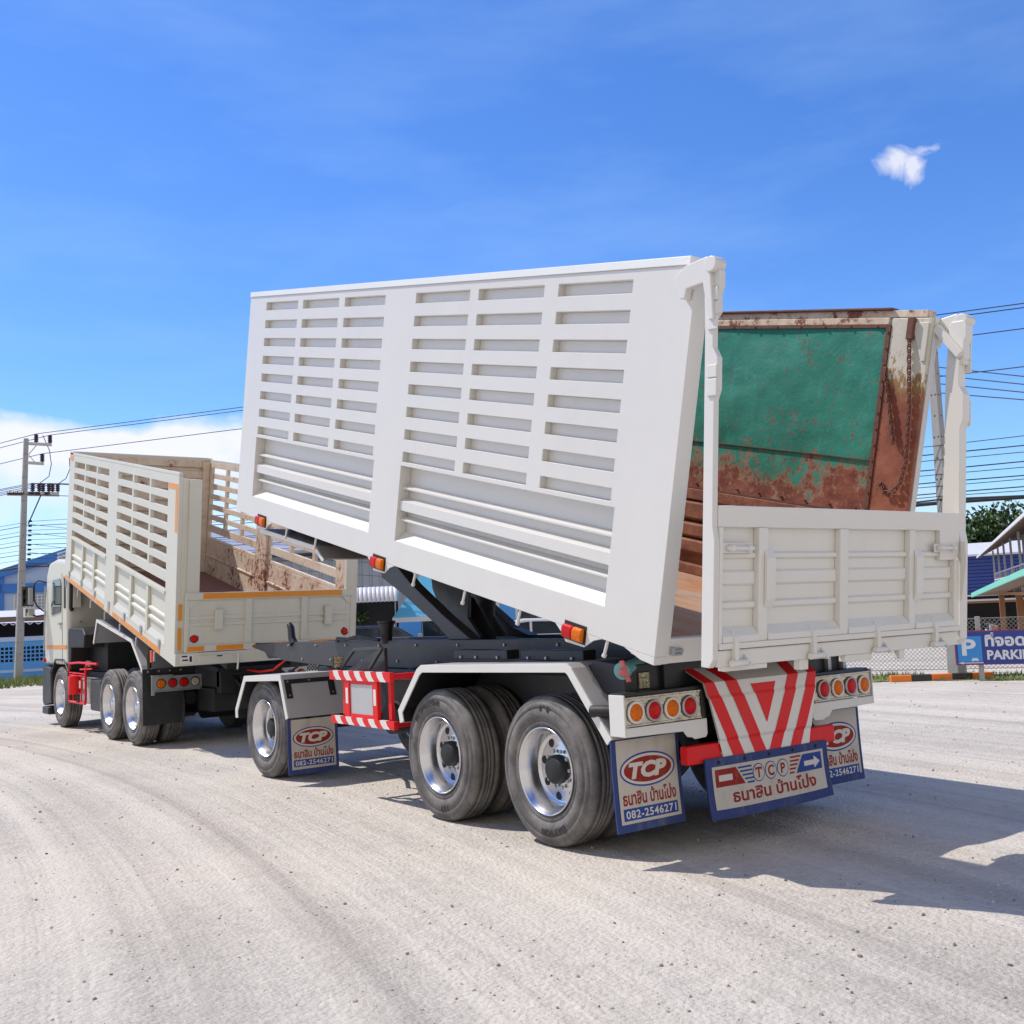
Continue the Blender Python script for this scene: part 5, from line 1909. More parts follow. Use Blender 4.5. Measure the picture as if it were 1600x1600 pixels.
# ---- the blue gabled building beyond
bb = empty('blue_building', (9, 49, 0))
tag(bb, 'tall blue gabled building with pale upper wall far left', 'building')
BMx = frame((5.35, 48.3, 0), (0.965, -0.262))
mb = MB('pale_blue')
mb.prism([(0.25, -0.2), (12.0, -0.2), (12.0, 4.6), (6.2, 6.25), (0.25, 4.35)], 'y', 0.0, 9.0)
mb.build('wall', bb, BMx)
mb = MB('deep_blue')
mb.prism([(-0.05, 4.58), (6.2, 6.62), (12.4, 4.7), (12.4, 4.35), (6.2, 6.20), (-0.05, 4.20)], 'y', -0.30, 9.3)
mb.box(0.0, 12.2, -0.10, -0.005, 3.55, 3.98)
mb.box(0.0, 0.30, -0.10, -0.005, -0.2, 4.3)
mb.box(2.3, 2.55, -0.10, -0.005, -0.2, 3.549)
mb.build('roof_edge', bb, BMx, bevel=0.01)
mb = MB('white_wall')
us = [0.7, 2.1] + [0.78 + 0.165 * k for k in range(8)] + [0.78 + 0.165 * k + 0.11 for k in range(8)]
ws = [2.45, 3.42] + [2.52 + 0.15 * k for k in range(6)] + [2.52 + 0.15 * k + 0.10 for k in range(6)]
mb.panel(us, ws, lambda u, v: not (any(0.78 + 0.165 * k < u < 0.89 + 0.165 * k for k in range(8)) and any(2.52 + 0.15 * k < v < 2.62 + 0.15 * k for k in range(6))),
         lambda u, w, t: (u, t, w), -0.06, -0.004)
mb.build('window', bb, BMx)

# ---- power poles
def pole(x, y, h, label, base=0.20, top=0.13, lean=(0, 0), arms=True):
    p = empty('power_pole', (x, y, 0))
    tag(p, label, 'pole', 'concrete power poles')
    z0 = gh(x, y) - 0.3
    mb = MB('concrete')
    n = 8
    vs = []
    for k in range(n + 1):
        t = k / n
        w = (base + (top - base) * t) / 2
        cx, cy, z = x + lean[0] * t, y + lean[1] * t, z0 + (h - z0) * t
        vs += [(cx - w, cy - w, z), (cx + w, cy - w, z), (cx + w, cy + w, z), (cx - w, cy + w, z)]
    fs = [(0, 1, 2, 3), tuple(4 * n + i for i in (3, 2, 1, 0))]
    for k in range(n):
        for i in range(4):
            fs.append((4 * k + i, 4 * k + (i + 1) % 4, 4 * k + 4 + (i + 1) % 4, 4 * k + 4 + i))
    mb.add(vs, fs)
    mb.build('shaft', p, bevel=0.012)
    mb = MB('shade')
    v = Vector((-4.54 - x, -5.95 - y)).normalized()
    k = 0
    z = 0.9
    while z < h - 0.3:
        t = (z - z0) / (h - z0)
        w = (base + (top - base) * t) / 2
        cx, cy = x + lean[0] * t, y + lean[1] * t
        for dx in ((-0.25, 0.25) if k % 2 else (0.0,)):
            mb.cyl((cx + dx * w * 2, cy - w + 0.002, z), (cx + dx * w * 2, cy - w - 0.004, z), 0.016, n=8)
            mb.cyl((cx - w + 0.002, cy + dx * w * 2, z), (cx - w - 0.004, cy + dx * w * 2, z), 0.016, n=8)
        z += 0.42; k += 1
    mb.build('bolt_hole', p)
    return p


LP, RP = Vector((3.74, 34.93)), Vector((14.62, 5.83))
RD = (RP - LP).normalized()                       # along the line of poles
SD = Vector((-RD.y, RD.x))                        # to the right seen from the camera
pl = pole(3.60, 34.95, 8.62, 'left concrete power pole with cross arms and insulators', 0.27, 0.15, (0.27, -0.05))
pr = pole(14.61, 5.86, 6.75, 'right concrete power pole behind the black and orange kerb', 0.235, 0.15, (0.03, -0.04))


def insulator(mb, x, y, z, h=0.28):
    for k in range(4):
        mb.cyl((x, y, z + h * k / 4), (x, y, z + h * (k + 0.75) / 4), 0.085, 0.060, 12)
    mb.cyl((x, y, z - 0.05), (x, y, z + h), 0.035, n=10)


P0 = Vector((3.86, 34.90))
mb = MB('steel')
AD = Vector((0.976, -0.215))
def arm(z, a, b, th=0.10):
    mb.bar((P0.x + AD.x * a, P0.y + AD.y * a, z), (P0.x + AD.x * b, P0.y + AD.y * b, z - 0.03), 0.09, th)
arm(8.44, 0.08, 0.86); arm(7.74, 0.08, 0.60)
mb.bar((P0.x + 0.1, P0.y, 8.05), (P0.x + AD.x * 0.36, P0.y + AD.y * 0.36, 8.40), 0.03, 0.03)
mb.bar((P0.x + 0.1, P0.y, 8.02), (P0.x + AD.x * 0.30, P0.y + AD.y * 0.30, 7.76), 0.03, 0.03)
arm(6.66, -0.62, 1.10, 0.09)
arm(6.58, -0.62, 1.10, 0.06)
mb.build('cross_arm', pl)
tops = []
for z, a in ((8.49, 0.34), (8.47, 0.80), (7.78, 0.54), (6.70, 0.22), (6.70, 0.44), (6.70, 0.56), (6.70, 0.76), (6.70, 0.88), (6.70, 1.05)):
    mb = MB('insulator')
    x, y = P0.x + AD.x * a, P0.y + AD.y * a
    insulator(mb, x, y, z + 0.02)
    mb.build('insulator', pl)
    tops.append((x, y, z + 0.30))
for a in (-0.58, -0.46, -0.34, -0.22, 0.10, 0.30, 0.62):
    mb = MB('insulator')
    x, y = P0.x + AD.x * a, P0.y + AD.y * a
    d = Vector((AD.x, AD.y, 0)) * 0.06
    for k in range(2):
        mb.cyl((x + d.x * k * 1.2, y - 0.10, 6.62), (x + d.x * (k * 1.2 + 0.6), y - 0.16, 6.62), 0.062, 0.045, 12)
    mb.build('insulator', pl)
mb = MB('insulator')
for k in range(9):
    z = 5.62 - 0.17 * k
    t = z / 8.6
    mb.cyl((3.60 + 0.27 * t + 0.15, 34.80, z), (3.60 + 0.27 * t + 0.26, 34.77, z), 0.045, 0.035, 10)
mb.build('spool', pl)
mb = MB('wire')
mb.tube([(4.40, 34.75, 8.75), (4.62, 34.72, 8.2), (4.68, 34.71, 7.7), (4.6, 34.72, 7.25), (4.3, 34.78, 7.0)], 0.014, 6)
mb.tube([(5.2, 34.3, 7.9), (5.22, 34.3, 7.5), (5.1, 34.35, 7.15), (4.85, 34.5, 6.95)], 0.014, 6)
mb.tube([(4.32, 34.7, 6.55), (4.1, 34.72, 6.0), (3.9, 34.74, 5.5)], 0.022, 6)
mb.build('jumper_wire', pl)


def wire(pts, r, label, group, sag=0.0):
    P = []
    for i in range(len(pts) - 1):
        a, b = Vector(pts[i]), Vector(pts[i + 1])
        for k in range(12):
            t = k / 12
            q = a.lerp(b, t); q.z -= 4 * sag * t * (1 - t)
            P.append(q)
    P.append(Vector(pts[-1]))
    mb = MB('wire').tube(P, r, 5)
    o = mb.build('power_line', fix=False)
    tag(o, label, 'power line', group)
    return o


NP, LL = RP + RD * 31.0, LP - RD * 31.0            # next poles out of view
def run(off_l, z_l, off_r, z_r, z_n=None, z_p=None, r=0.011, label='', group='', sag=0.25):
    a = P0 + AD * off_l; b = RP + SD * off_r
    n = NP + SD * off_r; p = Vector((LL.x, LL.y)) + AD * off_l
    wire([(p.x, p.y, z_l if z_p is None else z_p), (a.x, a.y, z_l), (b.x, b.y, z_r), (n.x, n.y, z_r if z_n is None else z_n)], r, label, group, sag)


HV = 'high voltage lines on the left pole'
def through(a, b, t0, t1):
    a, b = Vector(a), Vector(b)
    return tuple(a + (b - a) * t0), tuple(a + (b - a) * t1)
for a0, z0, q, lab in ((0.34, 8.80, (20.2, 6.85, 8.22), 'thin top power line from the near end of the highest cross arm'),
                       (0.80, 8.77, (20.2, 6.85, 8.06), 'thin top power line from the outer end of the highest cross arm'),
                       (0.54, 8.08, (20.4, 6.9, 7.78), 'thin power line from the second cross arm of the left pole')):
    a = P0 + AD * a0; p = Vector((LL.x, LL.y)) + AD * a0
    e = Vector((a.x, a.y, z0)).lerp(Vector(q), 1.8)
    wire([(p.x, p.y, z0 - 0.6), (a.x, a.y, z0), (e.x, e.y, q[2])], 0.013, lab, HV, 0.06)
LV = 'low voltage lines crossing at the right edge'
for a, b in (((17.09, 6.6, 6.44), (16.22, 4.85, 5.85)), ((17.08, 6.61, 6.26), (16.21, 4.86, 5.69)), ((17.07, 6.62, 6.08), (16.21, 4.87, 5.53)), ((17.06, 6.63, 5.89), (16.2, 4.88, 5.38))):
    wire(through(a, b, -4.0, 3.0), 0.012, 'black low voltage line falling to the right beside the right pole', LV)
wire(through((17.08, 6.6, 6.36), (16.23, 4.84, 6.05), -4.0, 3.0), 0.012, 'black line rising across the falling lines at the right edge', None)
for k, (o, zl) in enumerate(((0.22, 7.0), (0.44, 7.0), (0.76, 7.0), (1.05, 7.0), (-0.5, 6.62))):
    a = P0 + AD * o; p = Vector((LL.x, LL.y)) + AD * o
    wire([(p.x, p.y, zl + 0.4), (a.x, a.y, zl), (a.x + 17.0, a.y - 13.0, zl - 1.2)], 0.013, 'black low voltage line tied to the insulator row of the left pole', 'low voltage lines on the left pole', 0.2)
TCM = 'telephone cables low on the poles'
for k, (zl, zr, zn) in enumerate(((5.62, 4.50, 4.9), (5.46, 4.36, 4.6), (5.30, 4.22, 4.45), (5.13, 4.05, 4.2), (4.96, 3.93, 4.05), (4.79, 3.80, 3.95), (4.62, 3.70, 3.75), (4.45, 3.58, 3.7), (4.28, 3.50, 3.55))):
    run(-0.02 if k % 2 else 0.14, zl, 0.10 if k % 2 else -0.10, zr, zn, zl - 0.25 + 0.12 * (k % 3), 0.008 + 0.004 * (k % 2), 'thin telephone cable of the low bundle strung between the poles', TCM, 0.12 + 0.05 * (k % 3))
run(0.0, 4.0, 0.0, 3.38, 3.4, 3.6, 0.040, 'thick black bundled cable lowest on both poles', None, 0.18)
run(0.1, 4.1, -0.12, 3.44, 3.5, 3.8, 0.018, 'black cable looping just above the thick bundle', None, 0.45)
for k, (zr, zl) in enumerate(((5.9, 5.5), (5.5, 5.2), (5.1, 4.8), (4.7, 4.5))):
    wire([(3.9, 34.7, zl), (14.0 + k, 30.0 - k, zr - 1.6 - 0.25 * k)], 0.008, 'thin service drop slanting down from the left pole behind the truck', 'service drops from the left pole', 0.1)

# ---- kerb, grass strip
kb = MB()
k0, k1 = Vector((12.94, 6.16)), Vector((14.34, 4.95))
kd = (k1 - k0).normalized()
KM = frame((k0.x, k0.y, gh(k0.x, k0.y)), kd)
kl = (k1 - k0).length / 5
for i in range(5):
    kb.mat('kerb_orange' if i % 2 == 0 else 'kerb_black')
    kb.box(kl * i, kl * (i + 1), 0.0, 0.14, -0.05, 0.115)
o = kb.build('kerb_stone', None, KM, bevel=0.012)
tag(o, 'orange and black painted kerb at the foot of the right pole', 'kerb')

rnd = random.Random(11)
mb = MB('grass')
FD = Vector((0.547, -0.837))                         # along the strip
FN = Vector((0.837, 0.547))
for i in range(15000):
    t = -14 + 24 * rnd.random()
    w0 = 0.12 * math.sin(t * 2.1) + 0.1 * math.sin(t * 5.3)
    w = w0 + 1.55 * rnd.random()
    p = Vector((12.98, 6.32)) + FD * t + FN * w
    if mnoise.noise(Vector((p.x * 0.9, p.y * 0.9, 0))) < -0.30:
        continue
    h = (0.03 + 0.07 * rnd.random() ** 2) * (1.4 if w > 1.1 else 1)
    a = rnd.random() * 6.28
    d = Vector((math.cos(a), math.sin(a), 0)) * (0.012 + 0.01 * rnd.random())
    z = gh(p.x, p.y)
    tip = Vector((p.x + rnd.uniform(-0.05, 0.05), p.y + rnd.uniform(-0.05, 0.05), z + h))
    mb.add([(p.x - d.x, p.y - d.y, z), (p.x + d.x, p.y + d.y, z), tuple(tip)], [(0, 1, 2)])
for i in range(2600):
    p = Vector((2.6, 31.5)) + Vector((rnd.uniform(-6, 2.6), rnd.uniform(-2.0, 3.2)))
    if p.y < 29.4 + 0.5 * math.sin(p.x * 2) + (p.x + 3) * 0.02:
        continue
    z = gh(p.x, p.y); h = 0.12 + 0.15 * rnd.random(); a = rnd.random() * 6.28
    d = Vector((math.cos(a), math.sin(a))) * 0.04
    mb.add([(p.x - d.x, p.y - d.y, z), (p.x + d.x, p.y + d.y, z), (p.x + rnd.uniform(-.1, .1), p.y + rnd.uniform(-.1, .1), z + h)], [(0, 1, 2)])
o = mb.build('grass', fix=False)
tag(o, 'short green grass along the fence and round the left pole', 'grass', kind='stuff')
mb = MB(paint('grass soil', (0.22, 0.23, 0.095), 0.95, 0.3, 3, 0.3))
ns = 48
vs = []
for i in range(ns + 1):
    t = -14 + 24 * i / ns
    for w in (0.02 + 0.12 * math.sin(t * 2.1) + 0.1 * math.sin(t * 5.3), 0.8, 1.6):
        p = Vector((12.98, 6.32)) + FD * t + FN * w
        vs.append((p.x, p.y, gh(p.x, p.y) + 0.012))
mb.add(vs, [(3 * i + j, 3 * i + 3 + j, 3 * i + 4 + j, 3 * i + 1 + j) for i in range(ns) for j in (0, 1)], True)
o = mb.build('grass_verge', fix=False)
tag(o, 'worn green verge between the yard and the chain link fence', 'verge', kind='structure')

# ---- chain link fence
F0 = Vector((14.1, 8.37)) - FD * 17.0
FL = 30.0
FM = frame((F0.x, F0.y, 0), FD)
fence = empty('chain_link_fence', (F0.x, F0.y, 0))
tag(fence, 'low grey chain link fence on concrete posts along the yard', 'fence')
mb = MB('steel')
H = 1.08
st = 0.085
def wire_line(p, q):
    d = Vector((q[0] - p[0], 0, q[1] - p[1])).normalized()
    nn = Vector((-d.z, 0, d.x)) * 0.0042
    y = 0.0
    P, Q = Vector((p[0], 0, p[1])), Vector((q[0], 0, q[1]))
    mb.add([P + nn, P - nn, P + Vector((0, 0.006, 0)), Q + nn, Q - nn, Q + Vector((0, 0.006, 0))], [(0, 1, 4, 3), (1, 2, 5, 4), (2, 0, 3, 5)])
n = int(FL / st)
for i in range(-13, n):
    u = i * st
    for s2 in (1, -1):
        a = (u, 0.06) if s2 > 0 else (u, H)
        b = (u + H - 0.06, H) if s2 > 0 else (u + H - 0.06, 0.06)
        t0 = max(0.0, (0 - a[0]) / (b[0] - a[0])); t1 = min(1.0, (FL - a[0]) / (b[0] - a[0]))
        if t1 > t0:
            wire_line((a[0] + (b[0] - a[0]) * t0, a[1] + (b[1] - a[1]) * t0), (a[0] + (b[0] - a[0]) * t1, a[1] + (b[1] - a[1]) * t1))
for z in (0.08, 0.58, H):
    mb.cyl((0, 0, z), (FL, 0, z), 0.006, n=5)
mb.build('mesh', fence, FM, fix=False)
for k in range(13):
    mb = MB('concrete')
    u = 0.20 + 2.42 * k
    mb.box(u - 0.045, u + 0.045, 0.008, 0.098, -0.4, 1.20)
    mb.build('fence_post', fence, FM, bevel=0.01)

# ---- parking sign
sg0, sg1 = Vector((13.60, 5.21)), Vector((15.05, 2.70))
SM = frame((sg0.x, sg0.y, 0), sg1 - sg0)
sgn = empty('parking_sign', (sg0.x, sg0.y, 0))
tag(sgn, 'dark blue parking sign board with white lettering on posts', 'sign')
mb = MB('sign_red')
mb.box(-0.015, 2.90, 0.0, 0.03, 0.285, 0.905)
mb.mat('sign_blue')
mb.box(0.005, 2.88, -0.006, -0.0005, 0.30, 0.885)
mb.mat('sign_light')
mb.box(0.035, 0.44, -0.009, -0.0065, 0.345, 0.805)
mb.mat('sign_white')
T = lambda x, z, off=-0.0105: (lambda u, v: (x + u, off, z + v))
mb.text('P', T(0.225, 0.47), 0.40, width=0.24, bold=0.012)
for a, b, c, d in ((0.27, 0.36, 0.385, 0.41), (0.255, 0.375, 0.365, 0.385)):
    mb.box(a, b, -0.0108, -0.0092, c, d)
mb.box(0.265, 0.285, -0.0108, -0.0092, 0.352, 0.364); mb.box(0.345, 0.365, -0.0108, -0.0092, 0.352, 0.364)
mb.box(0.10, 0.45, -0.0085, -0.0065, 0.316, 0.332)
mb.add([(0.02, -0.0085, 0.324), (0.12, -0.0085, 0.300), (0.12, -0.0085, 0.344)], [(0, 1, 2)])
mb.text('ที่จอดรถ', T(0.50, 0.625), 0.27, width=0.98, bold=0.010, align='LEFT')
mb.text('PARKING', T(0.52, 0.385), 0.225, width=0.90, bold=0.008, align='LEFT')
mb.build('board', sgn, SM)
for u in (0.36, 2.4):
    MB('concrete').box(u, u + 0.09, 0.031, 0.12, -0.2, 1.16).build('sign_post', sgn, SM, bevel=0.008)

# ---- things seen under the raised box: warehouse, awning, canvas tents, parked car, blue shop front
wh = empty('warehouse', (19, 38, 0))
tag(wh, 'grey corrugated tin warehouse behind the awning', 'warehouse')
HM = frame((11.5, 39.9, 0), (0.886, -0.464))
mb = MB('tin')
us = [0.0]
while us[-1] < 13:
    us += [us[-1] + 0.30, us[-1] + 0.34, us[-1] + 0.40, us[-1] + 0.44]
prof = []
for i, u in enumerate(us):
    prof.append((u, (0.0, 0.0, -0.05, -0.05)[i % 4] if i else 0.0))
vs = [(u, y, z) for u, y in prof for z in (-0.3, 4.75)]
mb.add(vs, [(2 * i, 2 * i + 2, 2 * i + 3, 2 * i + 1) for i in range(len(prof) - 1)])
mb.box(0, us[-1], 0.02, 6.0, -0.3, 4.74)
mb.build('wall', wh, HM, fix=False)
mb = MB('tin')
mb.prism([(-0.6, 4.62), (8.0, 6.4), (8.0, 6.5), (-0.6, 4.74)], 'x', -0.5, us[-1] + 0.5)
mb.mat('shade')
mb.box(-0.4, us[-1], -0.5, -0.06, 4.5, 4.60)
mb.build('roof', wh, HM)

aw = empty('scalloped_awning', (12.5, 26, 0))
tag(aw, 'white scalloped awning over a shop front beyond the fence', 'awning')
AM = frame((10.2, 27.15, 0), (0.878, -0.478))
mb = MB('tin_white')
for k in range(26):
    u = 0.145 * k
    arcp = [(u + 0.0725 - 0.07 * math.cos(math.pi * j / 6), 0.03 * math.sin(math.pi * j / 6)) for j in range(7)]
    vs = []
    for (uu2, b2) in arcp:
        for (y, z) in ((1.2, 2.66), (0.6, 2.66), (0.25, 2.56), (0.06, 2.36), (0.0, 2.14)):
            vs.append((uu2, y - b2, z + b2))
    mb.add(vs, [(5 * i + j, 5 * i + 5 + j, 5 * i + 6 + j, 5 * i + 1 + j) for i in range(6) for j in range(4)], True)
mb.build('canopy', aw, AM, fix=False)
mb = MB('tent')
mb.prism([(1.2, 2.70), (0.6, 2.70), (0.22, 2.60), (0.02, 2.38), (-0.04, 2.12), (0.10, 2.12), (0.3, 2.45), (1.2, 2.5)], 'x', 3.775, 3.80)
mb.mat('steel')
mb.cyl((3.7, 1.2, -0.3), (3.7, 1.2, 2.6), 0.03, n=8)
mb.cyl((0.2, 1.2, -0.3), (0.2, 1.2, 2.6), 0.03, n=8)
mb.build('awning_frame', aw, AM)
mb = MB('shade')
mb.box(0, 3.8, 1.25, 1.35, -0.3, 2.5)
mb.build('shop_wall', aw, AM)


def pyramid_tent(c, w, z0, z1, d, label, valance=0.16):
    t = empty('canvas_tent', (c[0], c[1], 0))
    tag(t, label, 'tent')
    fm = frame((c[0], c[1], 0), d)
    mb = MB('tent')
    n = 8
    cs = [(-w / 2, -w / 2), (w / 2, -w / 2), (w / 2, w / 2), (-w / 2, w / 2)]
    for k in range(4):
        a, b = cs[k], cs[(k + 1) % 4]
        vs = []
        for i in range(n + 1):
            s2 = i / n
            hz2 = z0 + (z1 - z0) * (0.75 * s2 + 0.25 * s2 ** 2.5)
            vs += [(a[0] * (1 - s2), a[1] * (1 - s2), hz2), (b[0] * (1 - s2), b[1] * (1 - s2), hz2)]
        mb.add(vs, [(2 * i, 2 * i + 1, 2 * i + 3, 2 * i + 2) for i in range(n)], True)
    mb.build('canopy', t, fm)
    mb = MB('tin_white')
    for k in range(4):
        a, b = Vector(cs[k]), Vector(cs[(k + 1) % 4])
        mb.add([(a.x, a.y, z0), (b.x, b.y, z0), (b.x, b.y, z0 - valance), (a.x, a.y, z0 - valance)], [(0, 1, 2, 3)])
    mb.build('valance', t, fm)
    mb = MB('white_wall')
    for a in cs:
        mb.box(a[0] * 0.97 - 0.03, a[0] * 0.97 + 0.03, a[1] * 0.97 - 0.03, a[1] * 0.97 + 0.03, -0.4, z0 - 0.02)
    mb.build('tent_pole', t, fm)


pyramid_tent((15.75, 26.6), 3.05, 1.60, 4.15, (0.866, -0.5), 'sky blue pyramid canvas tent behind the hoist arms')
mb = MB('pale_blue'); mb.mat('blue_wall')
sb = empty('blue_shop', (20, 27, 0))
tag(sb, 'blue and dark glass shop front seen under the trailer box', 'shop')
SBM = frame((16.2, 29.4, 0), (0.82, -0.57))
mb = MB('glass')
for k in range(9):
    mb.box(0.6 + 0.62 * k, 0.6 + 0.62 * k + 0.585, 0.0, 0.03, -0.3, 2.9)
mb.build('glass_front', sb, SBM)
mb = MB('blue_wall')
mb.box(3.55, 4.15, -0.05, -0.005, -0.3, 2.9)
mb.box(-0.9, 0.55, -0.05, 0.4, -0.3, 1.50)
mb.box(0.6, 6.3, 0.08, 2.0, 2.95, 3.2)
mb.build('wall_panel', sb, SBM)
mb = MB('white_wall')
mb.box(3.42, 3.5495, -0.06, -0.004, -0.3, 2.9)
mb.box(4.1505, 4.26, -0.06, -0.004, -0.3, 2.9)
mb.build('door_frame', sb, SBM)
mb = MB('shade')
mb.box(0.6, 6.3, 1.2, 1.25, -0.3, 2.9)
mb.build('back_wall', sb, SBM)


def simple_wheel(mb, x, y, z, r, w):
    mb.mat('tyre'); mb.cyl((x, y, z), (x, y + w, z), r, n=20)
    mb.mat('steel'); mb.cyl((x, y - 0.01, z), (x, y + w + 0.01, z), r * 0.58, n=16)


def car(o, d, mat, label):
    c = empty('parked_car', (o[0], o[1], o[2]))
    tag(c, label, 'car', 'cars parked beyond the fence')
    fm = frame(o, d)
    mb = MB(mat)
    mb.prism([(-2.1, 0.35), (-2.15, 0.72), (-1.95, 0.98), (-1.0, 1.04), (-0.1, 1.05), (1.1, 0.98), (1.95, 0.82), (2.12, 0.60), (2.08, 0.32)], 'y', -0.85, 0.85)
    mb.build('body', c, fm, bevel=0.07, seg=3)
    mb = MB(mat)
    mb.prism([(-1.85, 1.0), (-1.55, 1.46), (-0.9, 1.58), (0.1, 1.56), (0.45, 1.46), (1.15, 1.0)], 'y', -0.72, 0.72)
    mb.build('roof', c, fm, bevel=0.08, seg=3)
    mb = MB('glass')
    mb.prism([(-1.62, 1.06), (-1.40, 1.40), (-0.70, 1.48), (-0.70, 1.06)], 'y', -0.735, 0.735)
    mb.prism([(-0.62, 1.06), (-0.62, 1.48), (0.10, 1.46), (0.36, 1.38), (0.86, 1.06)], 'y', -0.735, 0.735)
    mb.add([(1.17, -0.62, 1.03), (1.17, 0.62, 1.03), (0.50, 0.58, 1.47), (0.50, -0.58, 1.47)], [(0, 1, 2, 3)])
    mb.build('window', c, fm)
    for x in (-1.3, 1.3):
        for y in (-0.86, 0.66):
            w = MB(); simple_wheel(w, x, y, 0.32, 0.32, 0.20); w.build('wheel', c, fm)
    for y in (-0.7, 0.45):
        h = MB('lens_clear'); h.box(2.02, 2.135, y, y + 0.25, 0.62, 0.74); h.build('headlight', c, fm, bevel=0.02)
        h = MB('lens_red'); h.box(-2.165, -2.1, y, y + 0.25, 0.78, 0.92); h.build('tail_light', c, fm, bevel=0.02)


car((12.2, 23.9, gh(12.2, 23.9) - 0.15), (0.86, -0.5), 'car_dark', 'dark blue car parked in front of the blue tent')
car((16.9, 21.4, gh(16.9, 21.4) - 0.1), (0.80, -0.6), 'car_white', 'white car parked right of the dark car beyond the fence')


# ---- trees
def tree(x, y, h, cw, label, seed, mat='leaf', n=4200, trunk=0.22, ls=0.16, low=0.35, group='trees behind the buildings'):
    rnd = random.Random(seed)
    z0 = gh(x, y) - 0.2
    t = empty('tree', (x, y, z0))
    tag(t, label, 'tree', group)
    mb = MB('bark')
    mb.tube([(x, y, z0), (x + 0.1, y, z0 + h * 0.25), (x - 0.05, y + 0.1, z0 + h * 0.5), (x, y, z0 + h * 0.8)], [trunk, trunk * 0.8, trunk * 0.55, trunk * 0.2], 10)
    blobs = []
    for k in range(15):
        a = rnd.random() * 6.28; rr2 = cw * 0.5 * (0.25 + 0.6 * rnd.random()); zz = z0 + h * (low + (1 - low) * (0.15 + 0.75 * rnd.random()))
        f = 1 - 0.55 * max(0, (zz - z0) / h - 0.55) / 0.45
        c = Vector((x + math.cos(a) * rr2 * f, y + math.sin(a) * rr2 * f, zz))
        blobs.append((c, cw * (0.13 + 0.12 * rnd.random())))
        b0 = Vector((x, y, z0 + h * (0.3 + 0.3 * rnd.random())))
        mb.tube([b0, b0.lerp(c, 0.5) + Vector((0, 0, 0.2)), c], [trunk * 0.35, trunk * 0.22, trunk * 0.08], 6)
    mb.build('trunk', t)
    mb = MB(mat)
    for k in range(n):
        c, r = blobs[int(rnd.random() * len(blobs))]
        d = Vector((rnd.gauss(0, 1), rnd.gauss(0, 1), rnd.gauss(0, 0.8))).normalized() * r * (0.45 + 0.65 * rnd.random() ** 0.6)
        p = c + d
        q = Vector((rnd.gauss(0, 1), rnd.gauss(0, 1), rnd.gauss(0, 1))).normalized()
        s1 = q.orthogonal().normalized() * ls * (0.6 + 0.8 * rnd.random()); s2 = q.cross(s1).normalized() * ls * (0.35 + 0.3 * rnd.random())
        mb.add([p - s1, p + s2, p + s1 * 1.1, p - s2], [(0, 1, 2, 3)])
    mb.build('crown', t, fix=False)


tree(78.5, 40.5, 9.1, 8.5, 'tall dark tree behind the metal flue at the right edge', 1, n=9000, ls=0.24)
tree(76.8, 43.6, 7.7, 6.5, 'shorter tree just right of the hanging tailgate', 2, n=6000, ls=0.24)
tree(81.5, 35.5, 8.8, 7.5, 'dark tree cut off by the right edge of the photo', 3, n=6000, ls=0.24)
tree(22.4, 47.7, 6.8, 6.0, 'tree seen through the slats of the truck box', 4, n=6000, ls=0.20)
tree(27.5, 45.5, 5.6, 5.0, 'tree behind the grey warehouse hidden mostly by the trailer', 6, n=4000, ls=0.20)
tree(13.1, 27.4, 2.3, 1.7, 'small bright green shrub under the white awning', 5, 'leaf2', 2500, 0.05, 0.07, 0.15, None)

rnd = random.Random(21)
mb = MB('leaf')
for k in range(150):
    a = math.radians(-35 + 140 * k / 149)
    d = 150 + rnd.uniform(-12, 12)
    c0 = Vector((-4.5 + d * math.sin(a), -6 + d * math.cos(a), -1.2))
    hh, ww = rnd.uniform(4.0, 7.0), rnd.uniform(3.0, 5.0)
    for j in range(110):
        v = Vector((rnd.gauss(0, 1), rnd.gauss(0, 1), rnd.gauss(0, 1))).normalized() * rnd.random() ** 0.4
        p = c0 + Vector((v.x * ww, v.y * ww, hh * 0.5 + v.z * hh * 0.5))
        q = Vector((rnd.gauss(0, 1), rnd.gauss(0, 1), rnd.gauss(0, 1))).normalized()
        s1 = q.orthogonal().normalized() * 0.6; s2 = q.cross(s1).normalized() * 0.45
        mb.add([p - s1, p + s2, p + s1, p - s2], [(0, 1, 2, 3)])
o = mb.build('treeline', fix=False)
tag(o, 'far dark green belt of trees along the horizon', 'trees', kind='stuff')

# ---- right background: navy shed, two storey house with mint eaves, flue, motorbikes
shed = empty('navy_shed', (64, 34, gh(64, 34)))
tag(shed, 'navy blue sheet metal building with pale roof behind the house', 'shed')
ZM = frame((62.4, 38.2, 0), (0.497, -0.868))
mb = MB('navy')
for k in range(11):
    z = 1.42 + 0.24 * k
    mb.prism([(0.0, z), (-0.05, z + 0.03), (-0.05, z + 0.20), (0.0, z + 0.239)], 'x', -6, 14)
mb.box(-6, 14, 0.002, 8, -1.5, 4.04)
mb.build('wall', shed, ZM)
mb = MB('tin_white')
mb.prism([(-0.5, 4.03), (8.5, 5.2), (8.5, 5.3), (-0.5, 4.16)], 'x', -6.5, 14.5)
mb.box(-6, 14, -2.4, -0.06, 1.30, 1.40)
mb.box(-6, 14, -2.45, -2.401, 0.98, 1.10)
mb.build('roof', shed, ZM)
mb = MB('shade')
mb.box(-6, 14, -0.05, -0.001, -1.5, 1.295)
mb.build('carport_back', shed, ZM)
mb = MB('ochre')
for u in (-2.0, 3.0, 5.6, 10.0):
    mb.box(u, u + 0.22, -2.3, -2.08, -1.5, 1.295)
mb.box(-6, 14, -2.32, -2.20, 0.84, 0.978)
mb.build('post', shed, ZM)

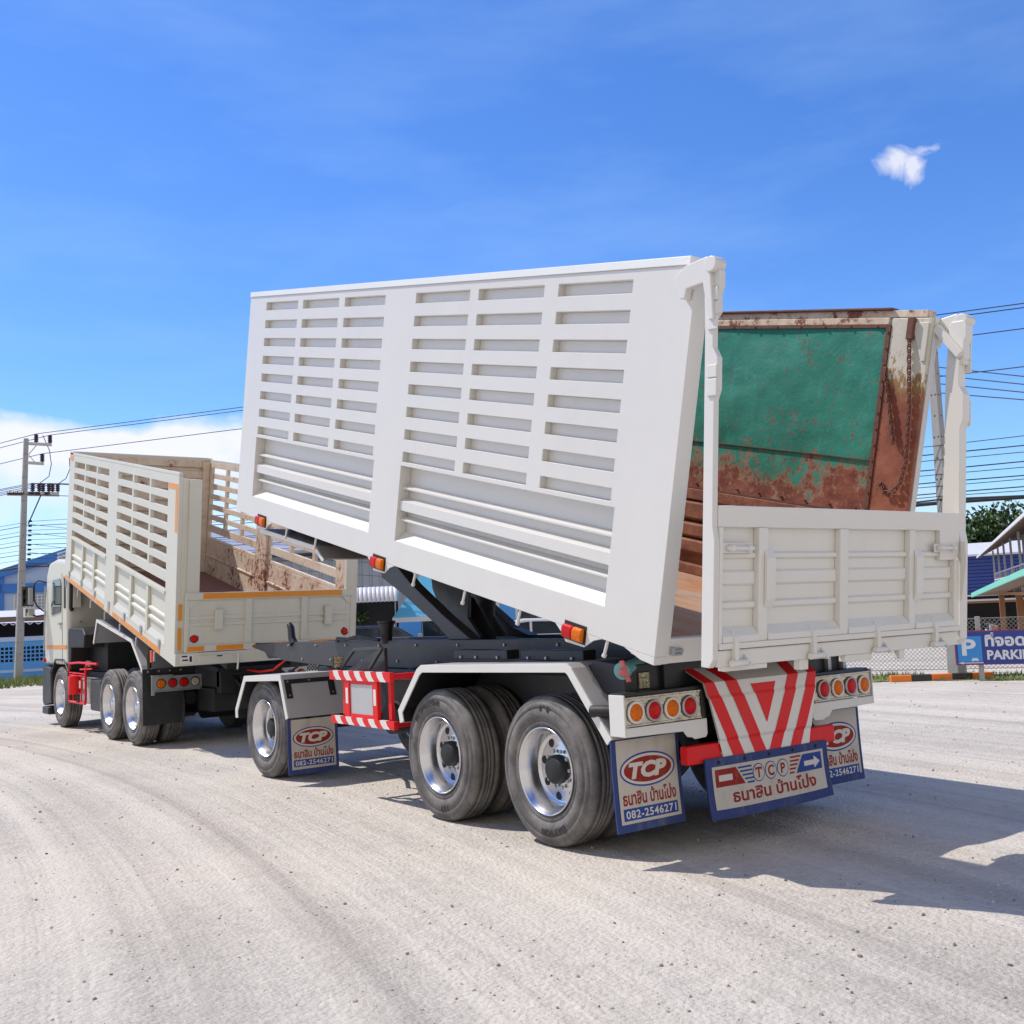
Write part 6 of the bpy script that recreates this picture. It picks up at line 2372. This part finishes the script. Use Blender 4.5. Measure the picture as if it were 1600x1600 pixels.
hs_ = empty('balcony_house', (45, 22, gh(45, 22)))
tag(hs_, 'two storey house with white railed balcony and mint green eaves', 'house')
HD = Vector((-0.8460, -0.5332))
HMx = frame((57.67, 30.31, 0), HD)       # local x runs towards the camera along the eave, y to the left of that
HL = 44
HI = HMx.inverted()
mb = MB('house')
mb.box(0.4, HL, 2.5, 9.5, -1.6, 4.9)
mb.build('wall', hs_, HMx)
mb = MB('shade')
for k in range(9):
    u = 2.5 + 4.4 * k
    mb.box(u, u + 1.3, 2.46, 2.498, 1.62, 3.2)
    mb.box(u + 2.0, u + 3.3, 2.46, 2.498, 2.2, 3.2)
    mb.box(u - 0.5, u + 3.7, 2.46, 2.498, -1.5, 1.30)
mb.build('window', hs_, HMx)
mb = MB('ochre')
mb.box(0.2, HL, 0.75, 2.495, 1.38, 1.52)
mb.build('balcony_floor', hs_, HMx)
for k in range(3):
    mb = MB('ochre')
    mb.box(1.5 + 15 * k, 1.85 + 15 * k, 0.9, 1.2, -1.6, 1.379)
    mb.build('pillar', hs_, HMx)
mb = MB('brown')
mb.prism([(-0.02, 3.66), (6.0, 6.6), (6.0, 6.74), (-0.02, 3.80)], 'x', -0.6, HL)
mb.mat('white_wall')
mb.box(-0.65, HL, -0.06, -0.021, 3.68, 3.80)
mb.build('roof', hs_, HMx, bevel=0.01)
for k in range(8):
    mb = MB('white_wall')
    u = 0.4 + 5.5 * k
    mb.box(u, u + 0.10, 0.80, 0.90, 1.525, 4.05)
    mb.build('balcony_post', hs_, HMx)
mb = MB('white_wall')
for z in (1.90, 2.25, 2.62):
    mb.box(0.3, HL, 0.83, 0.87, z, z + 0.055)
u = 0.7
while u < HL:
    mb.box(u, u + 0.07, 0.836, 0.864, 1.525, 2.62); u += 1.1
mb.build('railing', hs_, HMx)
mb = MB('mint')
a3, b3 = HI @ Vector((51.80, 27.43, 1.42)), HI @ Vector((34.16, 14.99, 2.20))
c3 = Vector((HL, b3.y - 0.4, 2.20))
for p, q in ((a3, b3), (b3, c3)):
    mb.bar(tuple(p), tuple(q), 0.10, 0.24)
mb.build('lower_eave', hs_, HMx, bevel=0.01)
mb = MB('brown')
d3 = Vector((0, 0, 0.04))
up = [a3, b3, c3, Vector((HL, 2.4, 2.26)), Vector((2.0, 2.4, 1.375))]
mb.add([tuple(p + d3) for p in up] + [tuple(p - d3) for p in up], [(0, 1, 2, 3, 4), (9, 8, 7, 6, 5)] + [(i, (i + 1) % 5, 5 + (i + 1) % 5, 5 + i) for i in range(5)])
mb.build('lower_roof', hs_, HMx)
fl = MB('steel')
fl.cyl((78.4, 40.2, -1), (78.4, 40.2, 6.75), 0.36, n=18)
fl.cyl((78.4, 40.2, 6.80), (78.4, 40.2, 7.05), 0.62, 0.10, 18)
fl.cyl((78.4, 40.2, 5.7), (78.4, 40.2, 5.85), 0.39, n=18)
o = fl.build('metal_flue', None)
tag(o, 'round silver metal flue rising before the tall dark tree', 'chimney')


def motorbike(o, d, mat, label):
    c = empty('motorbike', o)
    tag(c, label, 'motorbike', 'motorbikes parked beyond the fence')
    fm = frame(o, d)
    for x in (-0.62, 0.62):
        mb = MB('tyre')
        ring = [(x + 0.27 * math.cos(a), 0, 0.30 + 0.27 * math.sin(a)) for a in [2 * math.pi * j / 20 for j in range(20)]]
        mb.tube(ring, 0.045, 8, closed=True)
        mb.mat('steel'); mb.cyl((x, -0.05, 0.3), (x, 0.05, 0.3), 0.06, n=12)
        for a in range(6):
            mb.cyl((x, 0, 0.3), (x + 0.24 * math.cos(a), 0, 0.3 + 0.24 * math.sin(a)), 0.008, n=4)
        mb.build('wheel', c, fm)
    mb = MB(mat)
    mb.prism([(-0.75, 0.62), (-0.30, 0.46), (0.10, 0.36), (0.38, 0.50), (0.52, 0.98), (0.42, 1.02), (0.24, 0.60), (0.0, 0.50), (-0.25, 0.72), (-0.80, 0.74)], 'y', -0.11, 0.11)
    mb.prism([(0.50, 0.62), (0.62, 0.66), (0.95, 0.56), (0.88, 0.50), (0.60, 0.58)], 'y', -0.07, 0.07)
    mb.build('fairing', c, fm, bevel=0.03)
    mb = MB('black')
    mb.prism([(-0.80, 0.745), (-0.25, 0.725), (0.02, 0.74), (-0.2, 0.82), (-0.78, 0.85)], 'y', -0.12, 0.12)
    mb.build('seat', c, fm, bevel=0.03)
    mb = MB('steel')
    mb.cyl((0.62, 0, 0.30), (0.44, 0, 1.0), 0.03, n=8)
    mb.tube([(0.32, -0.33, 1.06), (0.42, -0.15, 1.04), (0.45, 0, 1.02), (0.42, 0.15, 1.04), (0.32, 0.33, 1.06)], 0.018, 8)
    mb.cyl((0.36, 0.30, 1.06), (0.40, 0.34, 1.24), 0.012, n=6); mb.cyl((0.36, -0.30, 1.06), (0.40, -0.34, 1.24), 0.012, n=6)
    mb.build('handlebar', c, fm)
    mb = MB('lens_clear'); mb.cyl((0.50, 0, 0.96), (0.56, 0, 0.95), 0.08, n=14); mb.build('headlight', c, fm)


motorbike((52.6, 27.0, gh(52.6, 27.0)), (-0.75, -0.66), 'sign_white', 'white motorbike parked between the red and the black motorbikes')
motorbike((49.6, 24.9, gh(49.6, 24.9)), (-0.85, -0.5), 'red', 'red motorbike parked right of the white one under the mint eaves')
motorbike((52.2, 28.9, gh(52.2, 28.9)), (-0.7, -0.7), 'black', 'black motorbike standing in the shade left of the white one')
